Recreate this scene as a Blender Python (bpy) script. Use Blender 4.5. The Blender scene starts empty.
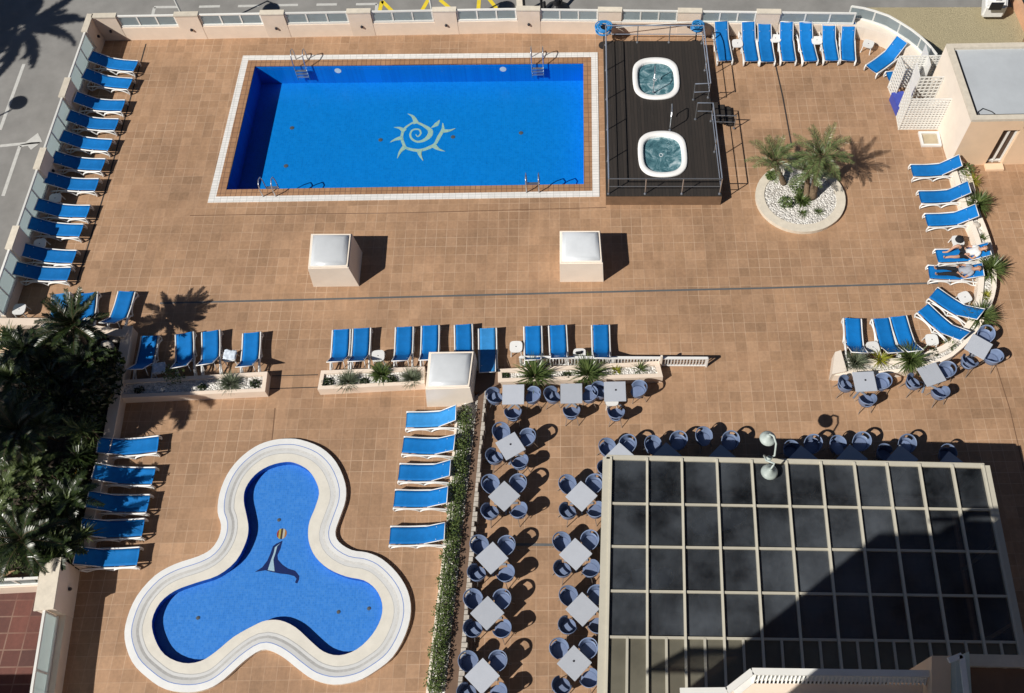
import bpy, bmesh, math, random
from mathutils import Vector, Matrix
random.seed(11)
R=math.radians; sin,cos,pi=math.sin,math.cos,math.pi
SC=bpy.context.scene; COL=SC.collection
# ---------------------------------------------------------------- camera
F=970.;CX=582.;CY=346.5;PIT=R(61.8);ROL=R(0.9);H=30.
cd=bpy.data.cameras.new('camera'); cam=bpy.data.objects.new('camera',cd); COL.objects.link(cam)
cd.sensor_width=36; cd.lens=36*F/1024; cd.shift_x=-(CX-512)/1024; cd.clip_end=2000; cd.clip_start=.1
cam.matrix_world=Matrix.Translation((0,0,H))@Matrix.Rotation(pi/2-PIT,4,'X')@Matrix.Rotation(-ROL,4,'Z')
SC.camera=cam
def G(u,v,z=0.):          # where a sight line meets the level z
    a=u-CX;b=CY-v
    x=a*cos(ROL)+b*sin(ROL); y=-a*sin(ROL)+b*cos(ROL)
    d=(x,F*cos(PIT)+y*sin(PIT),-F*sin(PIT)+y*cos(PIT)); t=(z-H)/d[2]
    return (d[0]*t,d[1]*t)
def GL(pts,z=0.): return [G(u,v,z) for u,v in pts]
# ---------------------------------------------------------------- world and sun
AZ=R(36); EL=R(44)
w=bpy.data.worlds.new('World'); SC.world=w; w.use_nodes=True
nt=w.node_tree; bg=nt.nodes['Background']; sky=nt.nodes.new('ShaderNodeTexSky'); sky.sky_type='NISHITA'; sky.sun_disc=False
sd=Vector((-cos(AZ)*cos(EL),-sin(AZ)*cos(EL),sin(EL)))
sky.sun_elevation=EL; sky.sun_rotation=math.atan2(sd.x,sd.y); nt.links.new(sky.outputs[0],bg.inputs[0]); bg.inputs[1].default_value=.05; sky.air_density=.55; sky.dust_density=.2; sky.altitude=800
sl=bpy.data.lights.new('sun','SUN'); sl.energy=5.0; sl.angle=R(.5); sl.color=(1,.95,.87)
so=bpy.data.objects.new('sun',sl); COL.objects.link(so); so.rotation_euler=(-sd).to_track_quat('-Z','Y').to_euler(); so.location=(0,0,60)
SC.view_settings.view_transform='Standard'; SC.view_settings.look='None'; SC.view_settings.exposure=0; SC.view_settings.gamma=1
# ---------------------------------------------------------------- materials
def newmat(n):
    m=bpy.data.materials.new(n); m.use_nodes=True; t=m.node_tree; return m,t,t.nodes['Principled BSDF']
def N(t,k,**kw):
    n=t.nodes.new(k)
    for a,b in kw.items():
        if a in ('blend_type','operation','data_type','distribution','feature','vector_type','noise_dimensions','clamp'): setattr(n,a,b)
        else: n.inputs[a].default_value=b
    return n
def mat(n,c,rough=.6,metal=0,var=.12,scale=3.,c2=None,bump=0,spec=.5,space='Object'):
    m,t,p=newmat(n); L=t.links
    p.inputs['Roughness'].default_value=rough; p.inputs['Metallic'].default_value=metal; p.inputs['Specular IOR Level'].default_value=spec
    geo=t.nodes.new('ShaderNodeNewGeometry') if space=='World' else t.nodes.new('ShaderNodeTexCoord')
    src=geo.outputs['Position'] if space=='World' else geo.outputs['Object']
    no=N(t,'ShaderNodeTexNoise',Scale=scale,Detail=6.,Roughness=.65); L.new(src,no.inputs['Vector'])
    cr=t.nodes.new('ShaderNodeValToRGB'); L.new(no.outputs['Fac'],cr.inputs[0])
    a=tuple(x*(1-var) for x in c)+(1,); b=(tuple(min(1,x*(1+var)) for x in c) if c2 is None else c2)+(1,)
    cr.color_ramp.elements[0].color=a; cr.color_ramp.elements[1].color=b
    cr.color_ramp.elements[0].position=.3; cr.color_ramp.elements[1].position=.7
    oi=t.nodes.new('ShaderNodeObjectInfo'); hs=N(t,'ShaderNodeHueSaturation')
    mr=N(t,'ShaderNodeMapRange'); mr.inputs['To Min'].default_value=.88; mr.inputs['To Max'].default_value=1.12
    L.new(oi.outputs['Random'],mr.inputs['Value']); L.new(mr.outputs[0],hs.inputs['Value']); L.new(cr.outputs[0],hs.inputs['Color'])
    L.new(hs.outputs[0],p.inputs['Base Color'])
    if bump:
        bp=N(t,'ShaderNodeBump',Strength=bump,Distance=.01); L.new(no.outputs['Fac'],bp.inputs['Height']); L.new(bp.outputs[0],p.inputs['Normal'])
    return m
def tilemat(n,cs,sx,sy,grout,gw,rough=.7,rot=0,big=.25,gvar=True,off=0):
    """square tiles in world XY, every tile its own tone, grout lines, broad staining"""
    m,t,p=newmat(n); L=t.links; p.inputs['Roughness'].default_value=rough
    geo=t.nodes.new('ShaderNodeNewGeometry')
    mp=N(t,'ShaderNodeMapping'); mp.inputs['Scale'].default_value=(1/sx,1/sy,1); mp.inputs['Rotation'].default_value=(0,0,rot)
    L.new(geo.outputs['Position'],mp.inputs['Vector'])
    fl=N(t,'ShaderNodeVectorMath',operation='FLOOR'); L.new(mp.outputs[0],fl.inputs[0])
    sep=t.nodes.new('ShaderNodeSeparateXYZ'); L.new(fl.outputs[0],sep.inputs[0]); cmb=t.nodes.new('ShaderNodeCombineXYZ'); L.new(sep.outputs[0],cmb.inputs[0]); L.new(sep.outputs[1],cmb.inputs[1])
    wn=t.nodes.new('ShaderNodeTexWhiteNoise'); L.new(cmb.outputs[0],wn.inputs['Vector'])
    cr=t.nodes.new('ShaderNodeValToRGB'); L.new(wn.outputs['Value'],cr.inputs[0])
    for i,c in enumerate(cs):
        if i<2: e=cr.color_ramp.elements[i]; e.position=i/(len(cs)-1)
        else: e=cr.color_ramp.elements.new(i/(len(cs)-1))
        e.color=c+(1,)
    for i,c in enumerate(cs): cr.color_ramp.elements[i].position=i/(len(cs)-1)
    no=N(t,'ShaderNodeTexNoise',Scale=.35,Detail=7.,Roughness=.7); L.new(geo.outputs['Position'],no.inputs['Vector'])
    n2=N(t,'ShaderNodeTexNoise',Scale=9.,Detail=4.); L.new(geo.outputs['Position'],n2.inputs['Vector'])
    ad=N(t,'ShaderNodeMath',operation='ADD'); L.new(no.outputs['Fac'],ad.inputs[0])
    s2=N(t,'ShaderNodeMath',operation='MULTIPLY'); L.new(n2.outputs['Fac'],s2.inputs[0]); s2.inputs[1].default_value=.4; L.new(s2.outputs[0],ad.inputs[1])
    mr=N(t,'ShaderNodeMapRange'); mr.inputs['From Min'].default_value=.45; mr.inputs['From Max'].default_value=.95
    mr.inputs['To Min'].default_value=1-big; mr.inputs['To Max'].default_value=1+big; L.new(ad.outputs[0],mr.inputs['Value'])
    sc2=N(t,'ShaderNodeVectorMath',operation='MULTIPLY'); L.new(cmb.outputs[0],sc2.inputs[0]); sc2.inputs[1].default_value=(.34,.21,1); f2=N(t,'ShaderNodeVectorMath',operation='FLOOR'); L.new(sc2.outputs[0],f2.inputs[0])
    w2=t.nodes.new('ShaderNodeTexWhiteNoise'); L.new(f2.outputs[0],w2.inputs['Vector']); m3=N(t,'ShaderNodeMapRange'); m3.inputs['To Min'].default_value=1-big*.3; m3.inputs['To Max'].default_value=1+big*.3; L.new(w2.outputs['Value'],m3.inputs['Value'])
    mst=N(t,'ShaderNodeMapping'); mst.inputs['Scale'].default_value=(3.2,.55,1); L.new(geo.outputs['Position'],mst.inputs['Vector']); ns=N(t,'ShaderNodeTexNoise',Scale=1.1,Detail=8.,Roughness=.75,Distortion=.4); L.new(mst.outputs[0],ns.inputs['Vector'])
    m4=N(t,'ShaderNodeMapRange'); m4.inputs['From Min'].default_value=.32; m4.inputs['From Max'].default_value=.62; m4.inputs['To Min'].default_value=1-big*.55; m4.inputs['To Max'].default_value=1+big*.15; L.new(ns.outputs['Fac'],m4.inputs['Value'])
    mq=N(t,'ShaderNodeMath',operation='MULTIPLY'); L.new(m4.outputs[0],mq.inputs[0]); L.new(m3.outputs[0],mq.inputs[1])
    mm=N(t,'ShaderNodeMath',operation='MULTIPLY'); L.new(mr.outputs[0],mm.inputs[0]); L.new(mq.outputs[0],mm.inputs[1])
    hs=N(t,'ShaderNodeHueSaturation'); L.new(cr.outputs[0],hs.inputs['Color']); L.new(mm.outputs[0],hs.inputs['Value'])
    fr=N(t,'ShaderNodeVectorMath',operation='FRACTION'); L.new(mp.outputs[0],fr.inputs[0]); s3=t.nodes.new('ShaderNodeSeparateXYZ'); L.new(fr.outputs[0],s3.inputs[0])
    outs=[]
    for i,s in ((0,sx),(1,sy)):
        a=N(t,'ShaderNodeMath',operation='SUBTRACT'); L.new(s3.outputs[i],a.inputs[0]); a.inputs[1].default_value=.5
        b=N(t,'ShaderNodeMath',operation='ABSOLUTE'); L.new(a.outputs[0],b.inputs[0])
        c=N(t,'ShaderNodeMath',operation='GREATER_THAN'); L.new(b.outputs[0],c.inputs[0]); c.inputs[1].default_value=.5-gw/s; outs.append(c)
    mx=N(t,'ShaderNodeMath',operation='MAXIMUM'); L.new(outs[0].outputs[0],mx.inputs[0]); L.new(outs[1].outputs[0],mx.inputs[1])
    fac=mx.outputs[0]
    if gvar:
        n3=N(t,'ShaderNodeTexNoise',Scale=.55,Detail=3.); L.new(geo.outputs['Position'],n3.inputs['Vector'])
        r3=t.nodes.new('ShaderNodeValToRGB'); L.new(n3.outputs['Fac'],r3.inputs[0]); r3.color_ramp.elements[0].position=.38; r3.color_ramp.elements[1].position=.68
        r3.color_ramp.elements[0].color=(.12,.12,.12,1)
        r3.color_ramp.elements[1].color=(.85,.85,.85,1)
        mu=N(t,'ShaderNodeMath',operation='MULTIPLY'); L.new(fac,mu.inputs[0]); L.new(r3.outputs[0],mu.inputs[1]); fac=mu.outputs[0]
    mix=N(t,'ShaderNodeMix',data_type='RGBA'); L.new(fac,mix.inputs[0]); L.new(hs.outputs[0],mix.inputs[6]); mix.inputs[7].default_value=grout+(1,)
    L.new(mix.outputs[2],p.inputs['Base Color'])
    bp=N(t,'ShaderNodeBump',Strength=.25,Distance=.01); L.new(n2.outputs['Fac'],bp.inputs['Height']); L.new(bp.outputs[0],p.inputs['Normal'])
    return m
def glassmat(n,tint,alpha,gloss=.04,diff=(.2,.22,.24),rough=.05,rng=.3):
    m=bpy.data.materials.new(n); m.use_nodes=True; t=m.node_tree; t.nodes.clear(); L=t.links
    o=t.nodes.new('ShaderNodeOutputMaterial'); tr=t.nodes.new('ShaderNodeBsdfTransparent'); tr.inputs[0].default_value=tint+(1,)
    df=t.nodes.new('ShaderNodeBsdfDiffuse'); df.inputs[0].default_value=diff+(1,)
    m1=t.nodes.new('ShaderNodeMixShader'); m1.inputs[0].default_value=alpha
    tc=t.nodes.new('ShaderNodeNewGeometry'); no=N(t,'ShaderNodeTexNoise',Scale=.55,Detail=7.,Roughness=.6); L.new(tc.outputs['Position'],no.inputs[0])
    mr=N(t,'ShaderNodeMapRange'); mr.inputs['From Min'].default_value=.3; mr.inputs['From Max'].default_value=.7; mr.inputs['To Min'].default_value=alpha*(1-rng); mr.inputs['To Max'].default_value=min(1,alpha*(1+rng))
    L.new(no.outputs['Fac'],mr.inputs['Value']); L.new(mr.outputs[0],m1.inputs[0])
    L.new(tr.outputs[0],m1.inputs[1]); L.new(df.outputs[0],m1.inputs[2])
    gl=t.nodes.new('ShaderNodeBsdfGlossy'); gl.inputs['Roughness'].default_value=rough
    fr=t.nodes.new('ShaderNodeFresnel'); fr.inputs[0].default_value=1.45
    m2=t.nodes.new('ShaderNodeMixShader'); L.new(fr.outputs[0],m2.inputs[0]); L.new(m1.outputs[0],m2.inputs[1]); L.new(gl.outputs[0],m2.inputs[2])
    L.new(m2.outputs[0],o.inputs[0]); return m
def watermat(n,tint,bs=.12,sc=6.):
    m=bpy.data.materials.new(n); m.use_nodes=True; t=m.node_tree; t.nodes.clear(); L=t.links
    o=t.nodes.new('ShaderNodeOutputMaterial'); tr=t.nodes.new('ShaderNodeBsdfTransparent'); tr.inputs[0].default_value=tint+(1,)
    gl=t.nodes.new('ShaderNodeBsdfGlossy'); gl.inputs['Roughness'].default_value=.05
    fr=t.nodes.new('ShaderNodeFresnel'); fr.inputs[0].default_value=1.33
    geo=t.nodes.new('ShaderNodeNewGeometry'); no=N(t,'ShaderNodeTexNoise',Scale=sc,Detail=4.,Distortion=.6); L.new(geo.outputs['Position'],no.inputs[0])
    bp=N(t,'ShaderNodeBump',Strength=bs,Distance=.05); L.new(no.outputs['Fac'],bp.inputs['Height']); L.new(bp.outputs[0],gl.inputs['Normal']); L.new(bp.outputs[0],fr.inputs['Normal'])
    m2=t.nodes.new('ShaderNodeMixShader'); L.new(fr.outputs[0],m2.inputs[0]); L.new(tr.outputs[0],m2.inputs[1]); L.new(gl.outputs[0],m2.inputs[2])
    L.new(m2.outputs[0],o.inputs[0]); return m
def foamwater(n):
    m,t,p=newmat(n); L=t.links; tc=t.nodes.new('ShaderNodeNewGeometry')
    no=N(t,'ShaderNodeTexNoise',Scale=2.6,Detail=9.,Roughness=.68,Distortion=1.6); L.new(tc.outputs['Position'],no.inputs[0])
    cr=t.nodes.new('ShaderNodeValToRGB'); L.new(no.outputs['Fac'],cr.inputs[0]); e=cr.color_ramp.elements
    e[0].position=.34; e[0].color=(.03,.085,.11,1); e[1].position=.70; e[1].color=(.50,.60,.63,1); x=e.new(.48); x.color=(.07,.17,.20,1); x=e.new(.57); x.color=(.17,.29,.33,1)
    L.new(cr.outputs[0],p.inputs['Base Color']); p.inputs['Roughness'].default_value=.12
    bp=N(t,'ShaderNodeBump',Strength=.6,Distance=.05); L.new(no.outputs['Fac'],bp.inputs['Height']); L.new(bp.outputs[0],p.inputs['Normal']); return m
def leafmat(n,c,c2,tr=.25):
    m,t,p=newmat(n); L=t.links
    oi=t.nodes.new('ShaderNodeObjectInfo'); geo=t.nodes.new('ShaderNodeNewGeometry')
    mix=N(t,'ShaderNodeMix',data_type='RGBA'); L.new(geo.outputs['Random Per Island'],mix.inputs[0]); mix.inputs[6].default_value=c+(1,); mix.inputs[7].default_value=c2+(1,)
    L.new(mix.outputs[2],p.inputs['Base Color']); p.inputs['Roughness'].default_value=.32
    tl=t.nodes.new('ShaderNodeBsdfTranslucent'); L.new(mix.outputs[2],tl.inputs[0]); ms=t.nodes.new('ShaderNodeMixShader'); ms.inputs[0].default_value=tr
    o=t.nodes['Material Output']; L.new(p.outputs[0],ms.inputs[1]); L.new(tl.outputs[0],ms.inputs[2]); L.new(ms.outputs[0],o.inputs[0]); return m
def gravelmat(n,a,b,sc=14.,rnd=1.,dark=.3):
    m,t,p=newmat(n); L=t.links; geo=t.nodes.new('ShaderNodeNewGeometry'); v=N(t,'ShaderNodeTexVoronoi',Scale=sc); L.new(geo.outputs['Position'],v.inputs['Vector'])
    sp=t.nodes.new('ShaderNodeSeparateColor'); L.new(v.outputs['Color'],sp.inputs[0])
    mix=N(t,'ShaderNodeMix',data_type='RGBA'); L.new(sp.outputs[0],mix.inputs[0]); mix.inputs[6].default_value=a+(1,); mix.inputs[7].default_value=b+(1,)
    L.new(mix.outputs[2],p.inputs['Base Color']); p.inputs['Roughness'].default_value=.85
    bp=N(t,'ShaderNodeBump',Strength=1.,Distance=.05); bp.invert=True; L.new(v.outputs['Distance'],bp.inputs['Height']); L.new(bp.outputs[0],p.inputs['Normal']); return m
M={}
M['deck']=tilemat('deck_tiles',[(.328,.199,.116),(.36,.217,.125),(.372,.225,.131),(.382,.232,.137),(.412,.254,.152),(.352,.209,.121)],.385,.385,(.58,.42,.30),.008,big=.26)
M['pooledge']=tilemat('pool_edge_tiles',[(.33,.175,.09),(.39,.22,.12)],.20,.25,(.18,.10,.06),.012,big=.15,gvar=False)
M['deckdark']=tilemat('darker_tiles',[(.28,.14,.065),(.34,.175,.085)],.40,.36,(.2,.11,.06),.01)
M['whitetile']=tilemat('white_tiles',[(.72,.71,.69),(.8,.79,.77)],.25,.125,(.5,.5,.48),.008,big=.06,gvar=False,rough=.5)
M['redtile']=tilemat('red_tiles',[(.12,.04,.03),(.16,.055,.04),(.08,.03,.025)],.55,.5,(.3,.2,.15),.02)  # yard reds lowered so the colour stands in for shade lying there
def mosaic(n,a,b,c,s): return tilemat(n,[a,b,c],s,s,tuple(x*1.15 for x in b),.003,rough=.35,big=.05,gvar=False)
M['mosaic']=mosaic('deep_blue_mosaic',(.001,.215,.69),(.002,.24,.74),(.004,.25,.76),.09)
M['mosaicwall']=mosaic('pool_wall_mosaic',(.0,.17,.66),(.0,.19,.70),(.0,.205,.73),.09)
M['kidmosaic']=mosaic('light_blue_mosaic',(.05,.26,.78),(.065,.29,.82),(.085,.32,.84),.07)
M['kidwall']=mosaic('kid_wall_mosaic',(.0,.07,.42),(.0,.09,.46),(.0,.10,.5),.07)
M['water']=watermat('pool_water',(.92,.98,1.0),.09,3.5); M['kwater']=watermat('paddling_water',(.93,.97,1.0),.05,10.)
M['foam']=foamwater('spa_water')
M['cream']=mat('cream_render',(.76,.64,.53),.85,var=.07,scale=1.2,bump=.15)
M['creamlt']=mat('pale_render',(.82,.73,.63),.85,var=.05,scale=1.5)
M['cap']=mat('pale_coping',(.66,.60,.50),.85,var=.1,scale=5)
M['ochre']=mat('ochre_render',(.78,.58,.40),.85,var=.06,scale=1.)
M['wpaint']=mat('white_metal_paint',(.75,.75,.72),.4,var=.04)
M['frost']=mat('frosted_glass',(.42,.47,.49),.18,var=.12,scale=.8,space='World')
_t=M['frost'].node_tree; _tl=_t.nodes.new('ShaderNodeBsdfTranslucent'); _tl.inputs[0].default_value=(.80,.88,.88,1); _ms=_t.nodes.new('ShaderNodeMixShader'); _ms.inputs[0].default_value=.6
_t.links.new(_t.nodes['Principled BSDF'].outputs[0],_ms.inputs[1]); _t.links.new(_tl.outputs[0],_ms.inputs[2]); _t.links.new(_ms.outputs[0],_t.nodes['Material Output'].inputs[0])
M['plastic']=mat('white_plastic',(.78,.78,.77),.4,var=.04)
M['sling']=mat('blue_sling',(.003,.160,.49),.75,var=.12,scale=5,spec=.25)
M['slingpale']=mat('faded_blue_sling',(.035,.25,.60),.75,var=.12,scale=5,spec=.25)
M['chair']=mat('blue_grey_resin',(.16,.215,.345),.4,var=.14)
M['cushion']=mat('navy_seat',(.16,.21,.34),.6,var=.14)
M['steel']=mat('steel',(.55,.57,.6),.3,metal=.85,var=.05)
M['alu']=mat('grey_blue_tube',(.30,.34,.42),.4,metal=.3,var=.05)
M['tabletop']=mat('pale_table_laminate',(.44,.47,.53),.45,var=.04)
M['black']=mat('black_metal',(.012,.012,.015),.5)
M['hole']=mat('black_hole_plug',(.02,.02,.03),.7)
M['asphalt']=mat('asphalt',(.25,.245,.235),.9,var=.16,scale=.8,bump=.3,space='World')
M['pave']=mat('pavement',(.34,.31,.27),.9,var=.1,scale=2.,space='World')
M['olive']=gravelmat('khaki_gravel',(.52,.45,.28),(.60,.52,.33),40.)
M['line']=mat('road_white',(.48,.48,.46),.8,var=.1,scale=8); M['yline']=mat('road_yellow',(.68,.52,.03),.8,var=.1,scale=8)
M['gravel']=gravelmat('white_pebbles',(.45,.42,.38),(.85,.83,.79),16.)
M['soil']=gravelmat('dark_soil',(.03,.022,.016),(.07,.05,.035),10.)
M['rock']=mat('pale_boulder',(.45,.41,.36),.9,var=.3,scale=6,bump=.6)
M['roofgrey']=mat('grey_roof_membrane',(.40,.43,.46),.8,var=.08,scale=1.,space='World')
M['dome']=mat('milky_dome',(.62,.65,.68),.25,var=.05,scale=2)
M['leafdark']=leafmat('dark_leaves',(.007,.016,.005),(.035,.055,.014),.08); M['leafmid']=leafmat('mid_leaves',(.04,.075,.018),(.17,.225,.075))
M['leafgarden']=leafmat('garden_leaves',(.03,.055,.015),(.15,.19,.07)); M['leafgrey']=leafmat('grey_leaves',(.10,.13,.08),(.22,.25,.17)); M['leafpalm']=leafmat('date_palm_leaves',(.06,.10,.035),(.22,.28,.11))
M['leafyel']=leafmat('yellow_green_leaves',(.16,.19,.02),(.40,.38,.05)); M['flower']=leafmat('orange_blooms',(.55,.25,.02),(.7,.45,.05))
M['trunk']=mat('palm_trunk',(.17,.12,.075),.95,var=.45,scale=18,bump=1.)
M['twig']=mat('brown_stem',(.10,.07,.04),.95,var=.3,scale=14)
M['alframe']=mat('champagne_aluminium',(.56,.53,.44),.35,metal=.1,var=.05)
M['glassroof']=glassmat('smoked_glass',(.62,.62,.62),.18,diff=(.21,.24,.28),rng=1.); M['sideglass']=glassmat('dark_side_glass',(.10,.10,.11),.10,diff=(.1,.1,.1)); M['filmglass']=glassmat('film_glass',(.12,.12,.12),.75,diff=(.17,.16,.125),rough=.25)  # smoked glass: uneven diffuse share stands for dust and blotchy reflections
M['clearish']=glassmat('shower_glass',(.7,.7,.6),.4,diff=(.55,.5,.38))
M['joint']=mat('expansion_joint',(.10,.105,.11),.8); M['jointdark']=mat('slot_drain',(.035,.03,.028),.8); M['jointbrown']=mat('grout_line',(.17,.095,.055),.9)
M['pinkwall']=mat('pink_wall',(.62,.36,.22),.9)
M['green']=mat('pale_green_surface',(.35,.46,.38),.8)
M['darkbrown']=mat('stained_soffit',(.10,.065,.045),.8)
def wood():
    m,t,p=newmat('dark_decking'); L=t.links; geo=t.nodes.new('ShaderNodeNewGeometry')
    sp=t.nodes.new('ShaderNodeSeparateXYZ'); L.new(geo.outputs['Position'],sp.inputs[0])
    mu=N(t,'ShaderNodeMath',operation='MULTIPLY'); L.new(sp.outputs[0],mu.inputs[0]); mu.inputs[1].default_value=1/.13
    fr=N(t,'ShaderNodeMath',operation='FRACT'); L.new(mu.outputs[0],fr.inputs[0]); fl=N(t,'ShaderNodeMath',operation='FLOOR'); L.new(mu.outputs[0],fl.inputs[0])
    wn=t.nodes.new('ShaderNodeTexWhiteNoise'); wn.noise_dimensions='1D'; L.new(fl.outputs[0],wn.inputs['W'])
    cr=t.nodes.new('ShaderNodeValToRGB'); L.new(wn.outputs['Value'],cr.inputs[0]); cr.color_ramp.elements[0].color=(.021,.017,.0145,1); cr.color_ramp.elements[1].color=(.032,.025,.021,1)
    no=N(t,'ShaderNodeTexNoise',Scale=3.,Detail=6.); mp=N(t,'ShaderNodeMapping'); mp.inputs['Scale'].default_value=(8,.6,1); L.new(geo.outputs['Position'],mp.inputs[0]); L.new(mp.outputs[0],no.inputs[0])
    mr=N(t,'ShaderNodeMapRange'); mr.inputs['To Min'].default_value=.6; mr.inputs['To Max'].default_value=1.4; L.new(no.outputs['Fac'],mr.inputs['Value'])
    hs=N(t,'ShaderNodeHueSaturation'); L.new(cr.outputs[0],hs.inputs['Color']); L.new(mr.outputs[0],hs.inputs['Value'])
    gt=N(t,'ShaderNodeMath',operation='GREATER_THAN'); L.new(fr.outputs[0],gt.inputs[0]); gt.inputs[1].default_value=.9
    mix=N(t,'ShaderNodeMix',data_type='RGBA'); L.new(gt.outputs[0],mix.inputs[0]); L.new(hs.outputs[0],mix.inputs[6]); mix.inputs[7].default_value=(.008,.007,.006,1)
    L.new(mix.outputs[2],p.inputs['Base Color']); p.inputs['Roughness'].default_value=.75; return m
M['wood']=wood()
# ---------------------------------------------------------------- object helpers
def empty(name,label=None,cat=None,loc=(0,0,0),rz=0,group=None):
    o=bpy.data.objects.new(name,None); COL.objects.link(o); o.location=loc; o.rotation_euler=(0,0,rz); o.empty_display_size=.1
    return tag(o,label,cat,group)
def tag(o,label=None,cat=None,group=None,kind=None):
    if label: o['label']=label
    if cat: o['category']=cat
    if group: o['group']=group
    if kind: o['kind']=kind
    return o
class MB:
    def __init__(s): s.v=[]; s.f=[]
    def add(s,vs,fs):
        n=len(s.v); s.v+=[tuple(v) for v in vs]; s.f+=[tuple(i+n for i in f) for f in fs]
    def box(s,c,d,rz=0,mt=None):
        x,y,z=d[0]/2,d[1]/2,d[2]/2; vs=[]
        for k in (-z,z):
            for a,b in ((-x,-y),(x,-y),(x,y),(-x,y)):
                vs.append((c[0]+a*cos(rz)-b*sin(rz),c[1]+a*sin(rz)+b*cos(rz),c[2]+k))
        s.add(vs,[(3,2,1,0),(4,5,6,7),(0,1,5,4),(1,2,6,5),(2,3,7,6),(3,0,4,7)])
    def prism(s,poly,z0,z1,poly1=None):
        p1=poly1 or poly; n=len(poly)
        ar=sum(poly[i][0]*poly[(i+1)%n][1]-poly[(i+1)%n][0]*poly[i][1] for i in range(n))
        if ar<0: poly=poly[::-1]; p1=p1[::-1]
        vs=[(a,b,z0) for a,b in poly]+[(a,b,z1) for a,b in p1]
        s.add(vs,[tuple(range(n-1,-1,-1)),tuple(range(n,2*n))]+[(i,(i+1)%n,n+(i+1)%n,n+i) for i in range(n)])
    def tube(s,pts,r,n=6,closed=False,rs=None):
        pts=[Vector(p) for p in pts]; m=len(pts); vs=[]; 
        up=Vector((0,0,1)); prev=None
        for i,p in enumerate(pts):
            if closed: d=pts[(i+1)%m]-pts[i-1]
            else: d=pts[min(i+1,m-1)]-pts[max(i-1,0)]
            if d.length<1e-9: d=Vector((0,0,1))
            d.normalize()
            if prev is None: a=d.cross(up if abs(d.z)<.9 else Vector((1,0,0)))
            else: a=prev-d*prev.dot(d)
            a.normalize(); prev=a; b=d.cross(a); rr=rs[i] if rs else r
            for k in range(n): vs.append(p+a*cos(2*pi*k/n)*rr+b*sin(2*pi*k/n)*rr)
        fs=[]
        for i in range(m if closed else m-1):
            j=(i+1)%m
            for k in range(n): fs.append((i*n+k,i*n+(k+1)%n,j*n+(k+1)%n,j*n+k))
        if not closed: fs+=[tuple(range(n-1,-1,-1)),tuple((m-1)*n+k for k in range(n))]
        s.add(vs,fs)
    def beam(s,p,q,wd,ht):    # rectangular bar, tops up
        p=Vector(p);q=Vector(q);d=(q-p); d.normalize(); a=d.cross(Vector((0,0,1)))
        if a.length<1e-6: a=Vector((1,0,0))
        a.normalize(); b=a.cross(d); vs=[]
        for e in (p,q):
            for k,l in ((-1,-1),(1,-1),(1,1),(-1,1)): vs.append(e+a*wd/2*k+b*ht/2*l)
        s.add(vs,[(3,2,1,0),(4,5,6,7),(0,1,5,4),(1,2,6,5),(2,3,7,6),(3,0,4,7)])
    def lathe(s,prof,n=16,c=(0,0,0)):
        vs=[];m=len(prof)
        for r,z in prof:
            for k in range(n): vs.append((c[0]+r*cos(2*pi*k/n),c[1]+r*sin(2*pi*k/n),c[2]+z))
        fs=[(i*n+k,i*n+(k+1)%n,(i+1)*n+(k+1)%n,(i+1)*n+k) for i in range(m-1) for k in range(n)]
        fs+=[tuple(range(n-1,-1,-1)),tuple((m-1)*n+k for k in range(n))]; s.add(vs,fs)
    def mesh(s,name,m,smooth=False,bevel=0):
        me=bpy.data.meshes.new(name); me.from_pydata(s.v,[],s.f)
        if bevel:
            bm=bmesh.new(); bm.from_mesh(me); bmesh.ops.bevel(bm,geom=bm.edges[:],offset=bevel,segments=2,affect='EDGES',clamp_overlap=True); bm.to_mesh(me); bm.free()
        me.materials.append(m if not isinstance(m,str) else M[m])
        if smooth:
            me.shade_smooth()
        me.update(); return me
    def obj(s,name,m,parent=None,smooth=False,bevel=0):
        o=bpy.data.objects.new(name,s.mesh(name,m,smooth,bevel)); COL.objects.link(o)
        if parent: o.parent=parent; o.matrix_parent_inverse=Matrix.Translation(-Vector(parent.location)) if parent.rotation_euler.z==0 else parent.matrix_basis.inverted()
        return o
def inst(parts,name,label,cat,loc,rz,group=None,sc=1):
    r=empty(name,label,cat,loc,rz,group); r.scale=(sc,)*3
    for nm,me,sub in parts:
        o=bpy.data.objects.new(nm,me); COL.objects.link(o); o.parent=r
        for nm2,me2 in sub:
            q=bpy.data.objects.new(nm2,me2); COL.objects.link(q); q.parent=o
    return r
def fillmesh(loops,z,name,m,parent=None,thick=0):
    bm=bmesh.new(); es=[]
    for lp in loops:
        vs=[bm.verts.new((a,b,z)) for a,b in lp]
        es+=[bm.edges.new((vs[i],vs[(i+1)%len(vs)])) for i in range(len(vs))]
    bmesh.ops.triangle_fill(bm,use_beauty=True,use_dissolve=False,edges=es)
    for f in bm.faces:
        f.normal_update()
        if f.normal.z<0: f.normal_flip()
    if thick:
        g=bmesh.ops.extrude_face_region(bm,geom=bm.faces[:]); dv=[v for v in g['geom'] if isinstance(v,bmesh.types.BMVert)]
        bmesh.ops.translate(bm,verts=dv,vec=(0,0,-thick)); bmesh.ops.recalc_face_normals(bm,faces=bm.faces[:])
    me=bpy.data.meshes.new(name); bm.to_mesh(me); bm.free(); me.materials.append(M[m])
    o=bpy.data.objects.new(name,me); COL.objects.link(o)
    if parent: o.parent=parent
    return o
def wallstrip(loop,z0,z1,name,m,parent=None,closed=True):
    b=MB(); n=len(loop); vs=[(a,c,z0) for a,c in loop]+[(a,c,z1) for a,c in loop]
    b.add(vs,[(i,(i+1)%n,n+(i+1)%n,n+i) for i in range(n if closed else n-1)]); return b.obj(name,m,parent)
def struct(o): return tag(o,kind='structure')
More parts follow.
